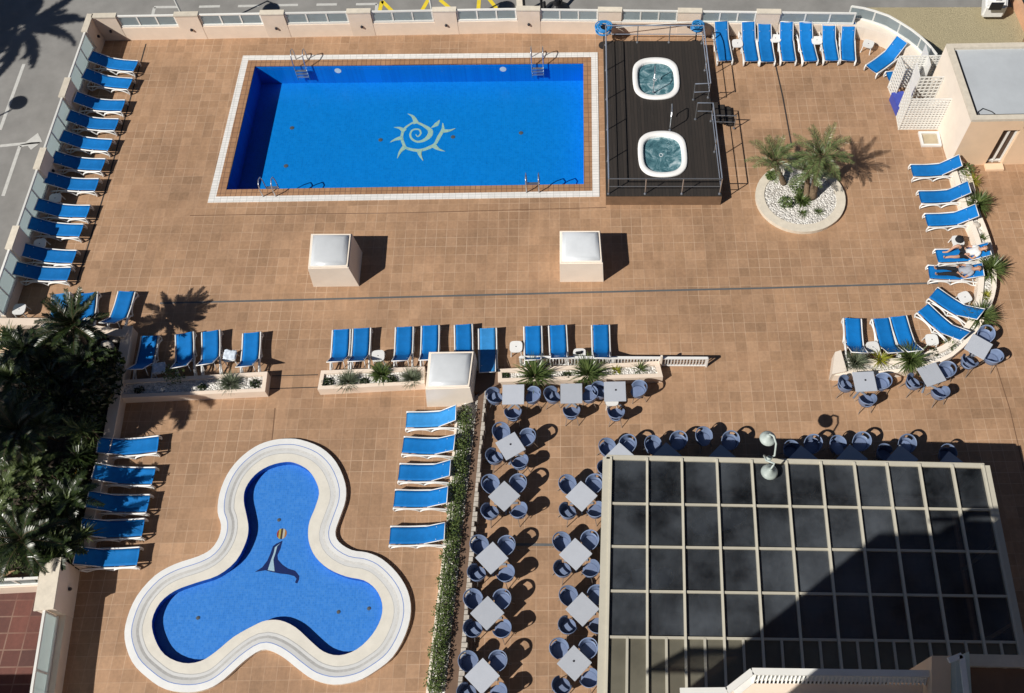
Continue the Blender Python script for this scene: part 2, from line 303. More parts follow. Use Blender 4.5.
def cat_rom(pts,k=4,closed=True):
    n=len(pts); out=[]
    for i in range(n if closed else n-1):
        p=[pts[(i+j)%n] if closed else pts[min(max(i+j,0),n-1)] for j in (-1,0,1,2)]
        for s in range(k):
            t=s/k
            out.append(tuple(.5*((2*p[1][c])+(-p[0][c]+p[2][c])*t+(2*p[0][c]-5*p[1][c]+4*p[2][c]-p[3][c])*t*t+(-p[0][c]+3*p[1][c]-3*p[2][c]+p[3][c])*t**3) for c in (0,1)))
    if not closed: out.append(pts[-1])
    return out
def offset(loop,d,closed=True):
    n=len(loop); ar=sum(loop[i][0]*loop[(i+1)%n][1]-loop[(i+1)%n][0]*loop[i][1] for i in range(n)); s=1 if ar>0 else -1
    if not closed: s=1
    out=[]
    for i in range(n):
        a=Vector(loop[i-1] if (closed or i>0) else loop[i]); b=Vector(loop[(i+1)%n] if (closed or i<n-1) else loop[i]); t=(b-a).normalized(); nn=Vector((-t.y,t.x))*s
        out.append((loop[i][0]+nn.x*d,loop[i][1]+nn.y*d))
    return out
def inset_quad(q,d):   # polygon inset, corners mitred, CCW or CW
    n=len(q); ar=sum(q[i][0]*q[(i+1)%n][1]-q[(i+1)%n][0]*q[i][1] for i in range(n)); s=1 if ar>0 else -1; out=[]
    for i in range(n):
        a=Vector(q[i-1]);b=Vector(q[i]);c=Vector(q[(i+1)%n]); e=(b-a).normalized();f=(c-b).normalized()
        n1=Vector((-e.y,e.x))*s;n2=Vector((-f.y,f.x))*s; m=(n1+n2); m=m/(max(.3,1+n1.dot(n2))); out.append((b.x+m.x*d,b.y+m.y*d))
    return out
lerp=lambda a,b,t:tuple(a[i]+(b[i]-a[i])*t for i in range(len(a)))
def ordn(i,n=0): 
    return ['first','second','third','fourth','fifth','sixth','seventh','eighth','ninth','tenth','eleventh','twelfth'][i]
# ================================================================ GROUND AND POOLS
SZ=-.7                       # street level
pool=GL([(255,66.5),(583.3,63.5),(583.8,184.5),(226.5,190)],0)
kid_out=[(285,438.6),(301,439.8),(321,447.6),(336,462),(345,482.7),(345.5,500),(340,517),(335.3,532),(339,542),(351.6,550),(367,552.5),(382,559),(397,573),(407.5,590.6),(410.8,611),(405.5,634),(392.5,657),(374,672),(356.6,681),(334,684.5),(313.5,679.5),(298,669),(285.6,659),(273,651.6),(261,650),(244,661),(223.5,679.5),(208,688.6),(188,692.3),(165,689),(147,677.5),(132,661.7),(124.6,639),(127,618.6),(137,595.7),(155,575.4),(175,564),(198,556.3),(211,549),(219,537),(221,524.6),(217.6,512),(219.4,494),(227,474.7),(239,459),(254.5,447),(269,441)]
kid_in=[(286,462),(297.5,464),(309,471),(316.5,482.7),(319,494),(315,508),(309.7,521),(308,533),(309.7,545),(316,557.6),(328.7,569),(346.5,576.7),(364,580.5),(375.7,589.4),(382,603),(381,618),(372,635),(356.6,649.5),(339,655.4),(323.6,651.6),(311,641.4),(295.7,627.5),(280.5,620.5),(266,620.6),(254,625.5),(233.6,637),(216,651.6),(200.6,661.2),(183,663),(165,655),(155,639),(152,621),(160,603),(175,590.8),(195.5,583),(218,575.4),(236,561),(246,542),(248.5,528),(246.5,515),(243.8,501),(245.7,488),(255,475),(269,466)]
kid_out=cat_rom(GL(kid_out,.14),3); kid_in=cat_rom(GL(kid_in,.10),3)
wl_top=G(105,40.6); wl_bot=G(21,293)                     # inner foot of the left wall
d_=Vector((wl_top[0]-wl_bot[0],wl_top[1]-wl_bot[1])).normalized()
wl_end=(wl_bot[0]-d_.x*1.2,wl_bot[1]-d_.y*1.2)
top_pts=[wl_top,G(510,33.2),G(850,37.5)]
arc=GL([(851.6,6.3),(864,8.2),(875.7,11.4),(889,16),(901,23),(912,30),(921.5,37.5),(930,46),(936.7,54.6)],1.25)
arc_in=GL([(850,37.5),(862,40),(873,43.5),(884,48),(893,53.5),(901,60),(907,70)],0)
TH=.17
outer=[(-40,-8),(wl_end[0]-6.0,-8),(wl_end[0]-.3,wl_end[1]-1.0),(wl_end[0]-TH,wl_end[1]),(wl_top[0]-TH,wl_top[1]+TH),(top_pts[1][0],top_pts[1][1]+TH)]+arc+[(arc[-1][0],arc[-1][1]-3),(34,arc[-1][1]-3),(34,-8)]
outer=outer[1:]
o=struct(fillmesh([outer,pool,offset(kid_out,.12)],0,'terrace_floor','deck'))
# street beyond
oin=offset(outer,.1)
struct(fillmesh([[(-400,-400),(400,-400),(400,400),(-400,400)],oin],SZ-.004,'ground','pave'))
struct(fillmesh([[(-120,-60),(60,-60),(60,160),(-120,160)],oin],SZ,'street','asphalt'))
mark=MB(); ym=MB()
def stroke(mb,p,q,wd,z,ends=0):
    p=Vector(p);q=Vector(q);t=(q-p).normalized();n=Vector((-t.y,t.x))*wd/2
    mb.add([(p.x-n.x,p.y-n.y,z),(q.x-n.x,q.y-n.y,z),(q.x+n.x,q.y+n.y,z),(p.x+n.x,p.y+n.y,z)],[(0,1,2,3)])
GS=lambda u,v:G(u,v,SZ)
for p,q in [((152,18),(154.5,7.5)),((154,7.2),(178,7)),((199,6.8),(220,6.3)),((238,6.2),(259,5.7)),((277,5.3),(298,4.9)),((316.5,4.7),(337,4.4)),((356,4.3),(377,4)),((377,4),(376,14)),((0,130),(24,64)),((0,146),(40,142)),((40,142),(20,146)),((20,146),(3,196))]:
    stroke(mark,GS(*p),GS(*q),.14,SZ+.004)
mark.add([G(u,v,SZ+.008) for u,v in []] ,[])
a=[GS(38,133),GS(42.5,142),GS(25,142.8)]
mark.add([(x,y,SZ+.009) for x,y in a],[(0,2,1)]); mark.add([(x,y,SZ+.009) for x,y in [GS(39,144),GS(27,144.8),GS(31,150)]],[(0,1,2)])
for p,q in [((379,14),(382,1)),((382,1),(395,14)),((420,14),(428,0)),((440,0),(457,14)),((478,14),(479,0)),((489,-1),(497,9)),((497,9),(493,14))]: stroke(ym,GS(*p),GS(*q),.17,SZ+.004)
struct(mark.obj('white_road_markings','line')); struct(ym.obj('yellow_road_markings','yline'))
# khaki lot at the upper right
lot=[G(868,7,SZ),G(1075,5,SZ),G(1075,60,SZ),G(900,200,SZ),G(880,80,SZ)]
lot=[GS(866,8.5),GS(982,8.2),GS(1012,8.2),GS(1024.5,36),GS(1021,46),(GS(1021,46)[0]+.1,20),(12,20),GS(884,60)]
b=MB(); b.prism(lot,SZ-.3,SZ+.06); struct(b.obj('gravel_yard','olive'))
b=MB(); b.prism([GS(1011,8),GS(1014,4),GS(1009,-12),GS(1100,-12),GS(1100,60),GS(1027,45),GS(1027,36)],SZ-.3,SZ+.05); struct(b.obj('neighbour_yard','green'))
pw=empty('garden_wall','low pinkish wall closing the khaki gravel yard at the top right corner','wall',(*GS(1018,20),SZ))
b=MB(); P=[GS(1008,-8),GS(1012,8),GS(1025,37),GS(1020,50)]
for i in range(3):
    e=offset([P[i],P[i+1]],.22,False); b.prism([P[i],P[i+1],e[1],e[0]],SZ,SZ+.5)
b.obj('wall_face','pinkwall',pw)
va=empty('parked_van','white van cut off by the top edge beside the khaki gravel yard','van',(*GS(998,-4),SZ))
b=MB(); q=GL([(986,7),(1007,7),(1009,-22),(988,-22)],SZ+.9); b.prism(inset_quad(q,-.03),SZ+.3,SZ+.95); b.prism(inset_quad(q,.25),SZ+.95,SZ+1.5); b.obj('body','plastic',va,bevel=.08)
b=MB(); q2=GL([(990,6),(1003,6),(1004,4.2),(991,4.2)],SZ+1.2); b.prism(q2,SZ+.98,SZ+1.3); b.obj('windscreen','black',va)
# ---- main pool
PD=-1.0
pe=empty('swimming_pool','large rectangular swimming pool with blue mosaic lining and white tile border','pool',(*G(420,130),0))
def rel(o,e): o.parent=e; o.matrix_parent_inverse=Matrix.Translation(-Vector(e.location)); return o
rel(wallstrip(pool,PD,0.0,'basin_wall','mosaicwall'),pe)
rel(fillmesh([pool],PD,'basin_floor','mosaic'),pe)
inner_b=offset(pool,0); q1=inset_quad(pool,-.33); q2=inset_quad(pool,-.60); q3=inset_quad(pool,-.03)
rel(fillmesh([q1,pool],.03,'edge_tiles','pooledge',thick=.06),pe); rel(fillmesh([q2,q1],.028,'white_border','whitetile',thick=.06),pe)
wt=struct(fillmesh([inset_quad(pool,-.0)],-.09,'pool_water','water'))
# swirl emblem on the pool floor
em=MB(); ez=PD+.004
def Z2(x,y): 
    return G(370+x/10.24,100+y/10.24,ez)
def ribbon(mb,pts,ws,z,f,sub=4):
    pts=[f(*p) for p in pts]; P=cat_rom(pts,sub,False); n=len(P); vs=[]
    for i,p in enumerate(P):
        a=Vector(P[max(i-1,0)]);c=Vector(P[min(i+1,n-1)]); t=(c-a).normalized(); nn=Vector((-t.y,t.x))
        u=i/(n-1)*(len(ws)-1); k=min(int(u),len(ws)-2); wv=(ws[k]+(ws[k+1]-ws[k])*(u-k))/2
        vs+=[(p[0]+nn.x*wv,p[1]+nn.y*wv,z),(p[0]-nn.x*wv,p[1]-nn.y*wv,z)]
    mb.add(vs,[(2*i,2*i+1,2*i+3,2*i+2) for i in range(n-1)])
ribbon(em,[(745,235),(745,305),(705,380),(665,450),(610,485),(540,510),(470,515),(370,490),(340,440),(325,380),(345,305),(400,255),(465,228),(550,262),(615,310),(612,360),(560,408),(490,428),(430,400),(412,350),(440,305),(500,302),(520,340),(490,375),(468,352)],[.02,.14,.16,.12,.16,.14,.15,.12,.12,.11,.12,.08,.10,.12,.20,.22,.16,.10,.09,.08,.08,.08,.07,.06,.03],ez,Z2)
for k,pp in enumerate([[(475,240),(440,170),(385,140)],[(355,320),(305,288),(245,280)],[(330,388),(260,405),(205,435)],[(360,480),(310,530),(280,600)],[(505,515),(512,565),(545,625)],[(655,470),(700,505),(770,528)],[(735,318),(810,316),(875,292)]]):
    ribbon(em,pp,[.24,.12,.01],ez+.002*(k+1),Z2)
ribbon(em,[(625,285),(680,250),(712,205)],[.01,.2,.02],ez,Z2)
M['emblem']=tilemat('pale_green_mosaic',[(.30,.55,.50),(.42,.62,.55),(.5,.6,.42)],.07,.07,(.3,.55,.55),.002,gvar=False,big=.05)
rel(em.obj('swirl_emblem','emblem'),pe)
dr=MB()
for u,v in [(292,128),(286,166),(380.5,140),(453,137),(521,133)]:
    x,y=G(u,v,PD); dr.lathe([(.09,0),(.09,.012),(.02,.02)],10,(x,y,PD))
rel(dr.obj('floor_inlet','joint'),pe)
lt=MB(); yN=pool[0][1]
for u in (338,503):
    x,y=G(u,71,-.3); 
    vs=[(x+.14*cos(a*pi/8),lerp(pool[0],pool[1],(x-pool[0][0])/(pool[1][0]-pool[0][0]))[1]-.006,-.28+.14*sin(a*pi/8)) for a in range(16)]
    lt.add(vs,[tuple(range(15,-1,-1))])
rel(lt.obj('pool_light','plastic'),pe)
# ---- paddling pool
KD=-.15
ke=empty('paddling_pool','three lobed childrens paddling pool with broad white curved rim and light blue floor','pool',(*G(262,590),0))
r0=kid_out; r1=offset(r0,.20); r1b=offset(r0,.225); r2=offset(r0,.34); r2b=offset(r0,.42)
wallstrip_o=wallstrip(offset(r0,-.0),-.02,.14,'rim_side','creamlt'); rel(wallstrip_o,ke)
M['rimwhite']=mat('white_rim',(.68,.69,.69),.5,var=.06,scale=2.5,space='World'); M['rimcream']=mat('cream_rim',(.66,.635,.57),.6,var=.07,scale=2.5,space='World'); M['rimgrey']=mat('grey_grille',(.47,.47,.46),.7,var=.12,scale=14,space='World'); M['rimblue']=mat('thin_blue_line',(.16,.24,.50),.6)
def ring(a,b_,za,zb,n,m):
    mb=MB(); k=len(a); mb.add([(x,y,za) for x,y in a]+[(x,y,zb) for x,y in b_],[(i,(i+1)%k,k+(i+1)%k,k+i) for i in range(k)]); 
    me=mb.mesh(n,m,True); 
    o=bpy.data.objects.new(n,me); COL.objects.link(o); rel(o,ke); return o
ring(r0,r1,.14,.145,'outer_rim','rimwhite'); ring(r1,r1b,.145,.145,'blue_line','rimblue'); ring(r1b,r2,.145,.13,'middle_rim','rimwhite'); ring(r2,r2b,.13,.11,'overflow_grille','rimgrey')
r3=offset(r0,.50); r3b=offset(r0,.525); ring(r2b,r3,.11,.11,'inner_band','rimwhite'); ring(r3,r3b,.11,.108,'joint_line','rimgrey')
rel(fillmesh([r3b,kid_in],.108,'inner_rim','rimcream'),ke)
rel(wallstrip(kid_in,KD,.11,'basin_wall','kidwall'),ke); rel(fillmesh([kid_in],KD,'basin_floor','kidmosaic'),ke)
struct(fillmesh([kid_in],.03,'paddling_water','kwater'))
Z3=lambda x,y:G(250+x/3.938,517+y/3.938,KD+.004)
se=MB(); pts=[(128,93),(120,125),(108,150),(110,168),(128,188),(150,203),(178,212),(194,232),(193,246),(186,262),(177,258),(183,243),(175,233),(150,226),(120,223),(92,218),(60,210),(36,214),(18,217),(48,198),(68,172),(82,140),(90,115),(103,105)]
f1=fillmesh([[Z3(*p) for p in pts]],KD+.004,'seal_mosaic','kidwall'); M['sealblue']=mat('navy_mosaic',(.003,.018,.12),.5,var=.2,scale=20); f1.data.materials[0]=M['sealblue']; rel(f1,ke)
M['palemos']=mat('pale_mosaic',(.45,.62,.72),.5,var=.1,scale=20)
rel(fillmesh([[Z3(*p) for p in [(120,102),(107,116),(101,140),(92,168),(97,214),(70,209),(82,172),(94,140),(98,120)]]],KD+.008,'seal_belly','palemos'),ke)
c=Z3(125,66); rr=.16
for k,(x0,x1,cc) in enumerate([(-1,-.6,(.4,.06,.04)),(-.6,-.2,(.6,.45,.1)),(-.2,.2,(.06,.03,.02)),(.2,.6,(.65,.6,.5)),(.6,1,(.5,.2,.06))]):
    mb=MB(); n=6; xs=[x0+(x1-x0)*i/n for i in range(n+1)]
    up=[(c[0]+x*rr,c[1]+rr*1.1*math.sqrt(max(0,1-x*x)),KD+.005) for x in xs]; dn=[(a,2*c[1]-b2,z) for a,b2,z in up]
    vs=up+dn; mb.add(vs,[(i,n+1+i,n+2+i,i+1) for i in range(n)]); M['st%d'%k]=mat('ball_stripe',cc,.5); rel(mb.obj('ball_stripe','st%d'%k),ke)
dr=MB()
for u,v in [(279,520),(198,618),(338.5,612),(369,608.5)]:
    x,y=G(u,v,KD); dr.lathe([(.06,0),(.06,.012),(.02,.02)],10,(x,y,KD))
rel(dr.obj('floor_drain','joint'),ke)
# ---- joints and step lines
def line(name,pts,wd,m,z=.004):
    mb=MB(); P=[G(*p) for p in pts]
    for i in range(len(P)-1): stroke(mb,P[i],P[i+1],wd,z)
    return struct(mb.obj(name,m))
line('expansion_joint',[(160,303.2),(330,299),(560,293),(760,288.2),(938,283)],.075,'joint')
line('slot_drain',[(774,58),(783,98),(792,148)],.06,'jointdark',.006)
line('slot_drain',[(146,44),(130,100),(106,188),(76,285)],.05,'jointdark',.006)
line('expansion_joint',[(500,544.3),(606,545.5)],.085,'joint',.006)
line('grout_line',[(190,215.5),(400,213),(606,207.5)],.03,'jointbrown',.005)
line('grout_line',[(272,376),(318,374.8)],.035,'jointdark',.005); line('grout_line',[(268,388.8),(318,387.2)],.035,'jointdark',.005)
line('grout_line',[(275,408),(272,440)],.03,'jointbrown',.005); line('grout_line',[(985,330),(1010,410),(1024,470)],.03,'jointbrown',.005)
# ================================================================ PERIMETER WALLS
def glass_wall(name,label,P,zb,zt,piers,side=1,pw_=.95,caps='cap',th=TH,lowmat='cream',npan=3,zlow=0.,pdepth=.42):
    """solid foot wall along P (inner foot), thick outward (side), piers at arc lengths, framed frosted panes between"""
    e=empty(name,label,'wall',(P[0][0],P[0][1],0))
    off=offset(P,th*side,False); n=len(P)
    mb=MB()
    for i in range(n-1): mb.prism([P[i],P[i+1],off[i+1],off[i]],zlow,zb)
    rel(mb.obj('foot_wall',lowmat),e)
    L=[0]; 
    for i in range(n-1): L.append(L[-1]+math.dist(P[i],P[i+1]))
    mid=offset(P,th*.5*side,False)
    def at(s,Q=mid):
        s=max(0,min(L[-1],s))
        for i in range(n-1):
            if s<=L[i+1]+1e-9:
                t=(s-L[i])/(L[i+1]-L[i]); return lerp(Q[i],Q[i+1],t),math.atan2(Q[i+1][1]-Q[i][1],Q[i+1][0]-Q[i][0])
    for s in piers:
        p,a=at(s); mb=MB(); mb.box((p[0],p[1],(zlow+zt)/2),(pw_,th+.02,zt-zlow),a); pr=rel(mb.obj('pier',lowmat),e)
        la=offset([(p[0]-.01*cos(a),p[1]-.01*sin(a)),(p[0]+.01*cos(a),p[1]+.01*sin(a))],-(th/2+.05)*side,False)[0]; mb=MB(); mb.lathe([(.05,0),(.06,.05),(.03,.1)],8,(la[0],la[1],zlow+.5)); rel(mb.obj('wall_light','hole'),e)
        mb=MB(); mb.box((p[0],p[1],zt+.03),(pw_+.05,th+.08,.06),a); c=mb.obj('cap',caps); c.parent=pr; c.matrix_parent_inverse=Matrix.Translation(-Vector(e.location)).inverted()@Matrix.Translation(-Vector(e.location)) ; c.matrix_parent_inverse=Matrix.Identity(4)
    ed=sorted([-pw_/2 if not piers or min(piers)>pw_ else min(piers)]+list(piers)+[L[-1]+pw_/2])
    segs=[]; ps=sorted(piers)
    bounds=[(ps[i]+pw_/2,ps[i+1]-pw_/2) for i in range(len(ps)-1)]
    if ps:
        if ps[0]-pw_/2>.5: bounds.insert(0,(0,ps[0]-pw_/2))
        if L[-1]-ps[-1]-pw_/2>.5: bounds.append((ps[-1]+pw_/2,L[-1]))
    else: bounds=[(0,L[-1])]
    for s0,s1 in bounds:
        s0+=.02; s1-=.02
        fr=MB(); k=npan
        for j in range(k+1):
            p,a=at(s0+.03+(s1-s0-.06)*j/k); fr.box((p[0],p[1],(zb+zt)/2+.0),(.06,.06,zt-zb-.004),a)
        cuts=[s0]+[x for x in L if s0+.05<x<s1-.05]+[s1]
        for u,v in zip(cuts[:-1],cuts[1:]):
            pa,_=at(u+1e-4);pb,_=at(v-1e-4)
            fr.beam((*pa,zt-.02),(*pb,zt-.02),.075,.06); fr.beam((*pa,zb+.05),(*pb,zb+.05),.11,.08)
        f=rel(fr.obj('glass_frame','wpaint'),e)
        g=MB()
        for u,v in zip(cuts[:-1],cuts[1:]):
            pa,_=at(u+1e-4);pb,_=at(v-1e-4); g.beam((*pa,(zb+zt)/2+.02),(*pb,(zb+zt)/2+.02),.016,zt-zb-.13)
        q=g.obj('pane','frost'); q.parent=f; q.matrix_parent_inverse=Matrix.Identity(4)
    return e
def arcs(P,pts):   # arc length along P of projected points
    out=[]
    for c in pts:
        best=None;acc=0
        for i in range(len(P)-1):
            a=Vector(P[i]);d=Vector(P[i+1])-a;t=max(0,min(1,(Vector(c)-a).dot(d)/d.length_squared)); dd=(a+d*t-Vector(c)).length
            if best is None or dd<best[0]: best=(dd,acc+t*d.length)
            acc+=d.length
        out.append(best[1])
    return out
WT=1.25; WB=.66
Ptop=top_pts
pt=[G(u,v,WT) for u,v in [(186,15),(272,13),(358.5,12.5),(444,12),(528,11.5),(610,11),(690,12),(769,13)]]
glass_wall('terrace_wall','long cream wall with frosted glass panels between the main pool and the road',Ptop,WB,WT,arcs(Ptop,pt)+[.5])
Pl=[wl_top,wl_end]
pl=[G(u,v,WT) for u,v in [(64.5,88),(41,159),(13,238)]]
glass_wall('terrace_wall','cream wall with frosted glass panels behind the left column of sun loungers',Pl,.40,WT,arcs(Pl,pl)+[.32],side=-1)
# curved wall, broad ledge
cw=empty('curved_wall','curved cream wall with broad ledge and five framed glass panels at the upper right','wall',(*arc[0],0))
lg=arc_in[:]+arc[::-1]
mb=MB(); mb.prism([ (top_pts[2][0],top_pts[2][1]) ]+arc_in[1:]+[(arc[-1][0],arc[-1][1]-1.2)]+arc[::-1]+[(top_pts[2][0],top_pts[2][1]+TH)],0,WB)
rel(mb.obj('ledge','creamlt'),cw)
fr=MB(); gl=MB()
for i in range(len(arc)):
    fr.box((*arc[i],(WB+WT)/2),(.05,.05,WT-WB)) if i%2==0 or i in(0,8) else None
for i in range(len(arc)-1):
    fr.beam((*arc[i],WT),(*arc[i+1],WT),.07,.06); fr.beam((*arc[i],WB+.05),(*arc[i+1],WB+.05),.12,.08); gl.beam((*arc[i],(WB+WT)/2),(*arc[i+1],(WB+WT)/2),.016,WT-WB-.1)
f=rel(fr.obj('glass_frame','wpaint'),cw); rel(gl.obj('pane','frost'),cw)
# bottom left walls
PB=[G(80,570),G(62,693),G(50,800)]
glass_wall('terrace_wall','cream wall with framed glass panels beside the small red tiled yard at lower left',PB,.45,WT,[.75],side=-1,pw_=1.5,npan=3,th=.5)
PB2=[(G(41,569,WT)[0],G(41,569,WT)[1]-.35),(G(-40,573,WT)[0],G(-40,573,WT)[1]-.35)]
glass_wall('terrace_wall','short cream wall with glass strip between the dark garden and the red tiled yard',PB2,WB,WT,[],side=-1,npan=3)
b=MB(); q=[(PB2[0][0]+.2,PB2[0][1]+.1),(PB[1][0]-.3,PB[1][1]),(PB[2][0]-.3,PB[2][1]),(-30,PB[2][1]),(-30,PB2[0][1]+.1)]
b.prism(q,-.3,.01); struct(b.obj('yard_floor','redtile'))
# garden retaining wall
GW=GL([(132,326),(121,388),(113,434),(103,475),(92,525),(84,566)],.52)
ge=empty('garden_wall','cream retaining wall between the dark palm garden and the paddling pool terrace','wall',(*GW[2],0))
ofs=offset(GW,-.28,False); mb=MB(); mc=MB()
for i in range(5):
    mb.prism([GW[i],GW[i+1],ofs[i+1],ofs[i]],0,.49); 
    a=offset(GW,.03,False); c=offset(GW,-.31,False); mc.prism([a[i],a[i+1],c[i+1],c[i]],.49,.53)
rel(mb.obj('wall_face','cream'),ge); rel(mc.obj('coping','cream'),ge)
gt=[G(-12,318,.6),G(45,318,.6),G(128,330,.6)]
ge2=empty('garden_wall','low cream wall along the upper edge of the palm garden behind three loungers','wall',(*gt[1],0))
mb=MB(); of=offset(gt,-.3,False)
for i in range(2): mb.prism([gt[i],gt[i+1],of[i+1],of[i]],0,.6)
rel(mb.obj('wall_face','cream'),ge2)
# garden soil
gp=[gt[0],gt[1],gt[2]]+[ofs[i] for i in range(6)]+[G(41,566,.35),G(-60,570,.35),G(-70,330,.35)]
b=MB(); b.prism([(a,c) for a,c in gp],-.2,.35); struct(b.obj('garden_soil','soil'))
b=MB(); b.prism(GL([(-40,330),(12,330),(15,348),(8,356),(-40,370)],.36),.2,.37); struct(b.obj('garden_path','ochre'))
# ================================================================ KIOSKS (skylight boxes)
def kiosk(top,base_f,h,label):
    T=GL(top,h); Bf=GL(base_f,0)          # T: BL BR FR FL ; Bf: FL FR
    dl=(Bf[0][0]-T[3][0],Bf[0][1]-T[3][1]); dr=(Bf[1][0]-T[2][0],Bf[1][1]-T[2][1])
    B=[(T[0][0]+dl[0],T[0][1]-dl[1]*.3),(T[1][0]+dr[0],T[1][1]-dr[1]*.3),Bf[1],Bf[0]]
    c=G(*lerp(top[0],top[2],.5)); e=empty('skylight_box',label,'skylight',(T[0][0],T[0][1],0),0,'skylight boxes on the terrace')
    mb=MB(); mb.prism(B,0,h,T); rel(mb.obj('box_body','creamlt'),e)
    i1=inset_quad(T,.10); i2=inset_quad(T,.30); mb=MB(); mb.prism(inset_quad(T,.03),h+.002,h+.05); rel(mb.obj('rim','creamlt'),e)
    mb=MB(); prof=[(0.09,.052),(.13,.12),(.25,.17),(.45,.20)]
    rings=[inset_quad(T,d) for d,_ in prof]; vs=[(x,y,h+prof[k][1]) for k,r in enumerate(rings) for x,y in r]
    fs=[(4*k+i,4*k+(i+1)%4,4*k+4+(i+1)%4,4*k+4+i) for k in range(3) for i in range(4)]+[(12,13,14,15)]
    mb.add(vs,fs); o=rel(mb.obj('dome','dome',None,True),e)
    bm=bmesh.new(); bm.from_mesh(o.data); bmesh.ops.recalc_face_normals(bm,faces=bm.faces[:]); bm.to_mesh(o.data); bm.free()
kiosk([(311,234),(352,234),(348.5,268),(308,269)],[(313.5,286.8),(359.2,286.3)],1.2,'cream box with milky roof dome standing alone below the main pool at left')
kiosk([(559.7,231),(600.3,231),(602.8,263.5),(559.7,264)],[(560,282),(603.5,281.7)],1.2,'cream box with milky roof dome standing alone below the main pool near the spa deck')
kiosk([(429,352),(474.7,351.4),(470,388),(425.5,389.5)],[(427,407),(474.2,406)],1.2,'cream box with milky roof dome wedged between the planters and loungers')
# ================================================================ PLANTERS
def planter(label,top,h,rim,grav='gravel',gz=.08,name='planter',soft=False,wallm='cream'):
    T=GL(top,h) if not soft else top
    e=empty(name,label,'planter',(*T[0],0)); I=inset_quad(T,rim)
    rel(fillmesh([T,I],h,'planter_wall',wallm,thick=h),e); rel(fillmesh([I],h-gz,'pebbles',grav),e); return e
planter('pebble planter with grey bushes behind four loungers, nearest the dark garden',[(121,380),(267.5,371.5),(265,391.5),(118,398)],.42,.13)
planter('long pebble planter with low tufts left of the middle skylight box',[(321,370.5),(424.5,366.5),(424.5,384),(317.5,389.5)],.42,.13)
planter('long pebble planter with two big spiky plants above the dining tables',[(497.8,369),(659,361),(663,377),(498,382)],.42,.14)
cc=G(800.5,196.5,.16); circ=[(cc[0]+1.70*cos(k*pi/24),cc[1]+1.62*sin(k*pi/24)) for k in range(48)]
planter('round raised pebble planter with palms right of the spa deck',circ,.16,.33,soft=True,wallm='cap',gz=.03)
# curved planter right
co=cat_rom(GL([(956,158),(963,161),(969.7,170),(975,188),(980,211),(985,224),(990,238),(994,253),(996,267),(996.5,287),(992,304),(985,319),(972,338),(953,356),(929,366),(901,372),(872,375)],.4),2,False)
ci=cat_rom(GL([(948,160),(952,171),(958,191),(964.6,214),(971,228),(976,243),(978.5,262),(978.4,282),(975,305),(967,322),(956,335),(942,345.5),(922,353),(902,357.5),(876,358.5),(852,358.5)],.4),2,False)
cp=empty('curved_planter','long curved pebble planter with spiky plants sweeping round the right hand loungers','planter',(*co[10],0))
cl=co+ci[::-1]
ci2=offset(ci,0,False); 
def seg_ring(path,wd,z0,z1,name,m,e):
    q=offset(path,wd,False); mb=MB(); n=len(path)
    for i in range(n-1): pass
    vs=[(x,y,z) for z in (z0,z1) for x,y in path]+[(x,y,z) for z in (z0,z1) for x,y in q]
    fs=[]
    for i in range(n-1):
        fs+=[(i,i+1,n+i+1,n+i),(2*n+i,3*n+i,3*n+i+1,2*n+i+1),(n+i,n+i+1,3*n+i+1,3*n+i)]
    fs+=[(0,n,3*n,2*n),(n-1,3*n-1,4*n-1,2*n-1)]
    mb.add(vs,fs); o=rel(mb.obj(name,m),e)
    bm=bmesh.new(); bm.from_mesh(o.data); bmesh.ops.recalc_face_normals(bm,faces=bm.faces[:]); bm.to_mesh(o.data); bm.free(); return q
# path directions run downwards, so the inside of the band lies to the right of "outer" and left of "inner"
qi=seg_ring(ci,.2,0,.4,'inner_kerb','creamlt',cp); qo=seg_ring(co,-.13,0,.4,'outer_kerb','creamlt',cp)
rel(fillmesh([qo+qi[::-1]],.3,'pebbles','gravel'),cp)
mb=MB(); mb.prism(GL([(833,356),(839,349),(845,354),(852,361),(873,377),(834,380)],.42),0,.42); 
mb=MB(); mb.prism(GL([(832,374),(835,352),(841,350),(847,371)],.5),0,.5); rel(mb.obj('end_block','creamlt'),cp)
mb=MB(); mb.prism(GL([(847,368),(872,369),(874,376),(834,375.5)],.4),0,.4); rel(mb.obj('front_kerb','creamlt'),cp)
rel(fillmesh([GL([(846,358),(876,358.5),(876,370),(848,369)],.31)],.31,'pebble_bed','gravel'),cp)
# hedge strip
hs_l=GL([(456,407),(447,517),(425,700)],.25); hs_k=GL([(458.5,407),(449.5,517),(428,700)],.25); hs_r=GL([(476,407),(463.5,517),(444,700)],.3)
hw_r=GL([(487,391),(476,517),(462,700)],.36); hw_l=GL([(479,391),(464,517),(444.5,700)],.36)
he=empty('hedge_planter','narrow pebble bed with kerb and dividing wall between paddling pool and dining tables','planter',(*hs_l[0],0))
mb=MB(); mb.prism(hs_l+hs_k[::-1],0,.25); rel(mb.obj('kerb','creamlt'),he)
mb=MB(); mb.prism(hs_k+hw_l[::-1],0,.2); rel(mb.obj('pebbles','gravel'),he)
M['walltop']=mat('brown_wall_top',(.17,.105,.07),.85,var=.15,scale=2)  # brown kept dark so the colour carries part of the bushes' shade
mb=MB(); mb.prism(hw_l+[lerp(a,c,.7) for a,c in zip(hw_l,hw_r)][::-1],0,.36); rel(mb.obj('wall_top','walltop'),he)
mb=MB()
L=[lerp(a,c,.7) for a,c in zip(hw_l,hw_r)]
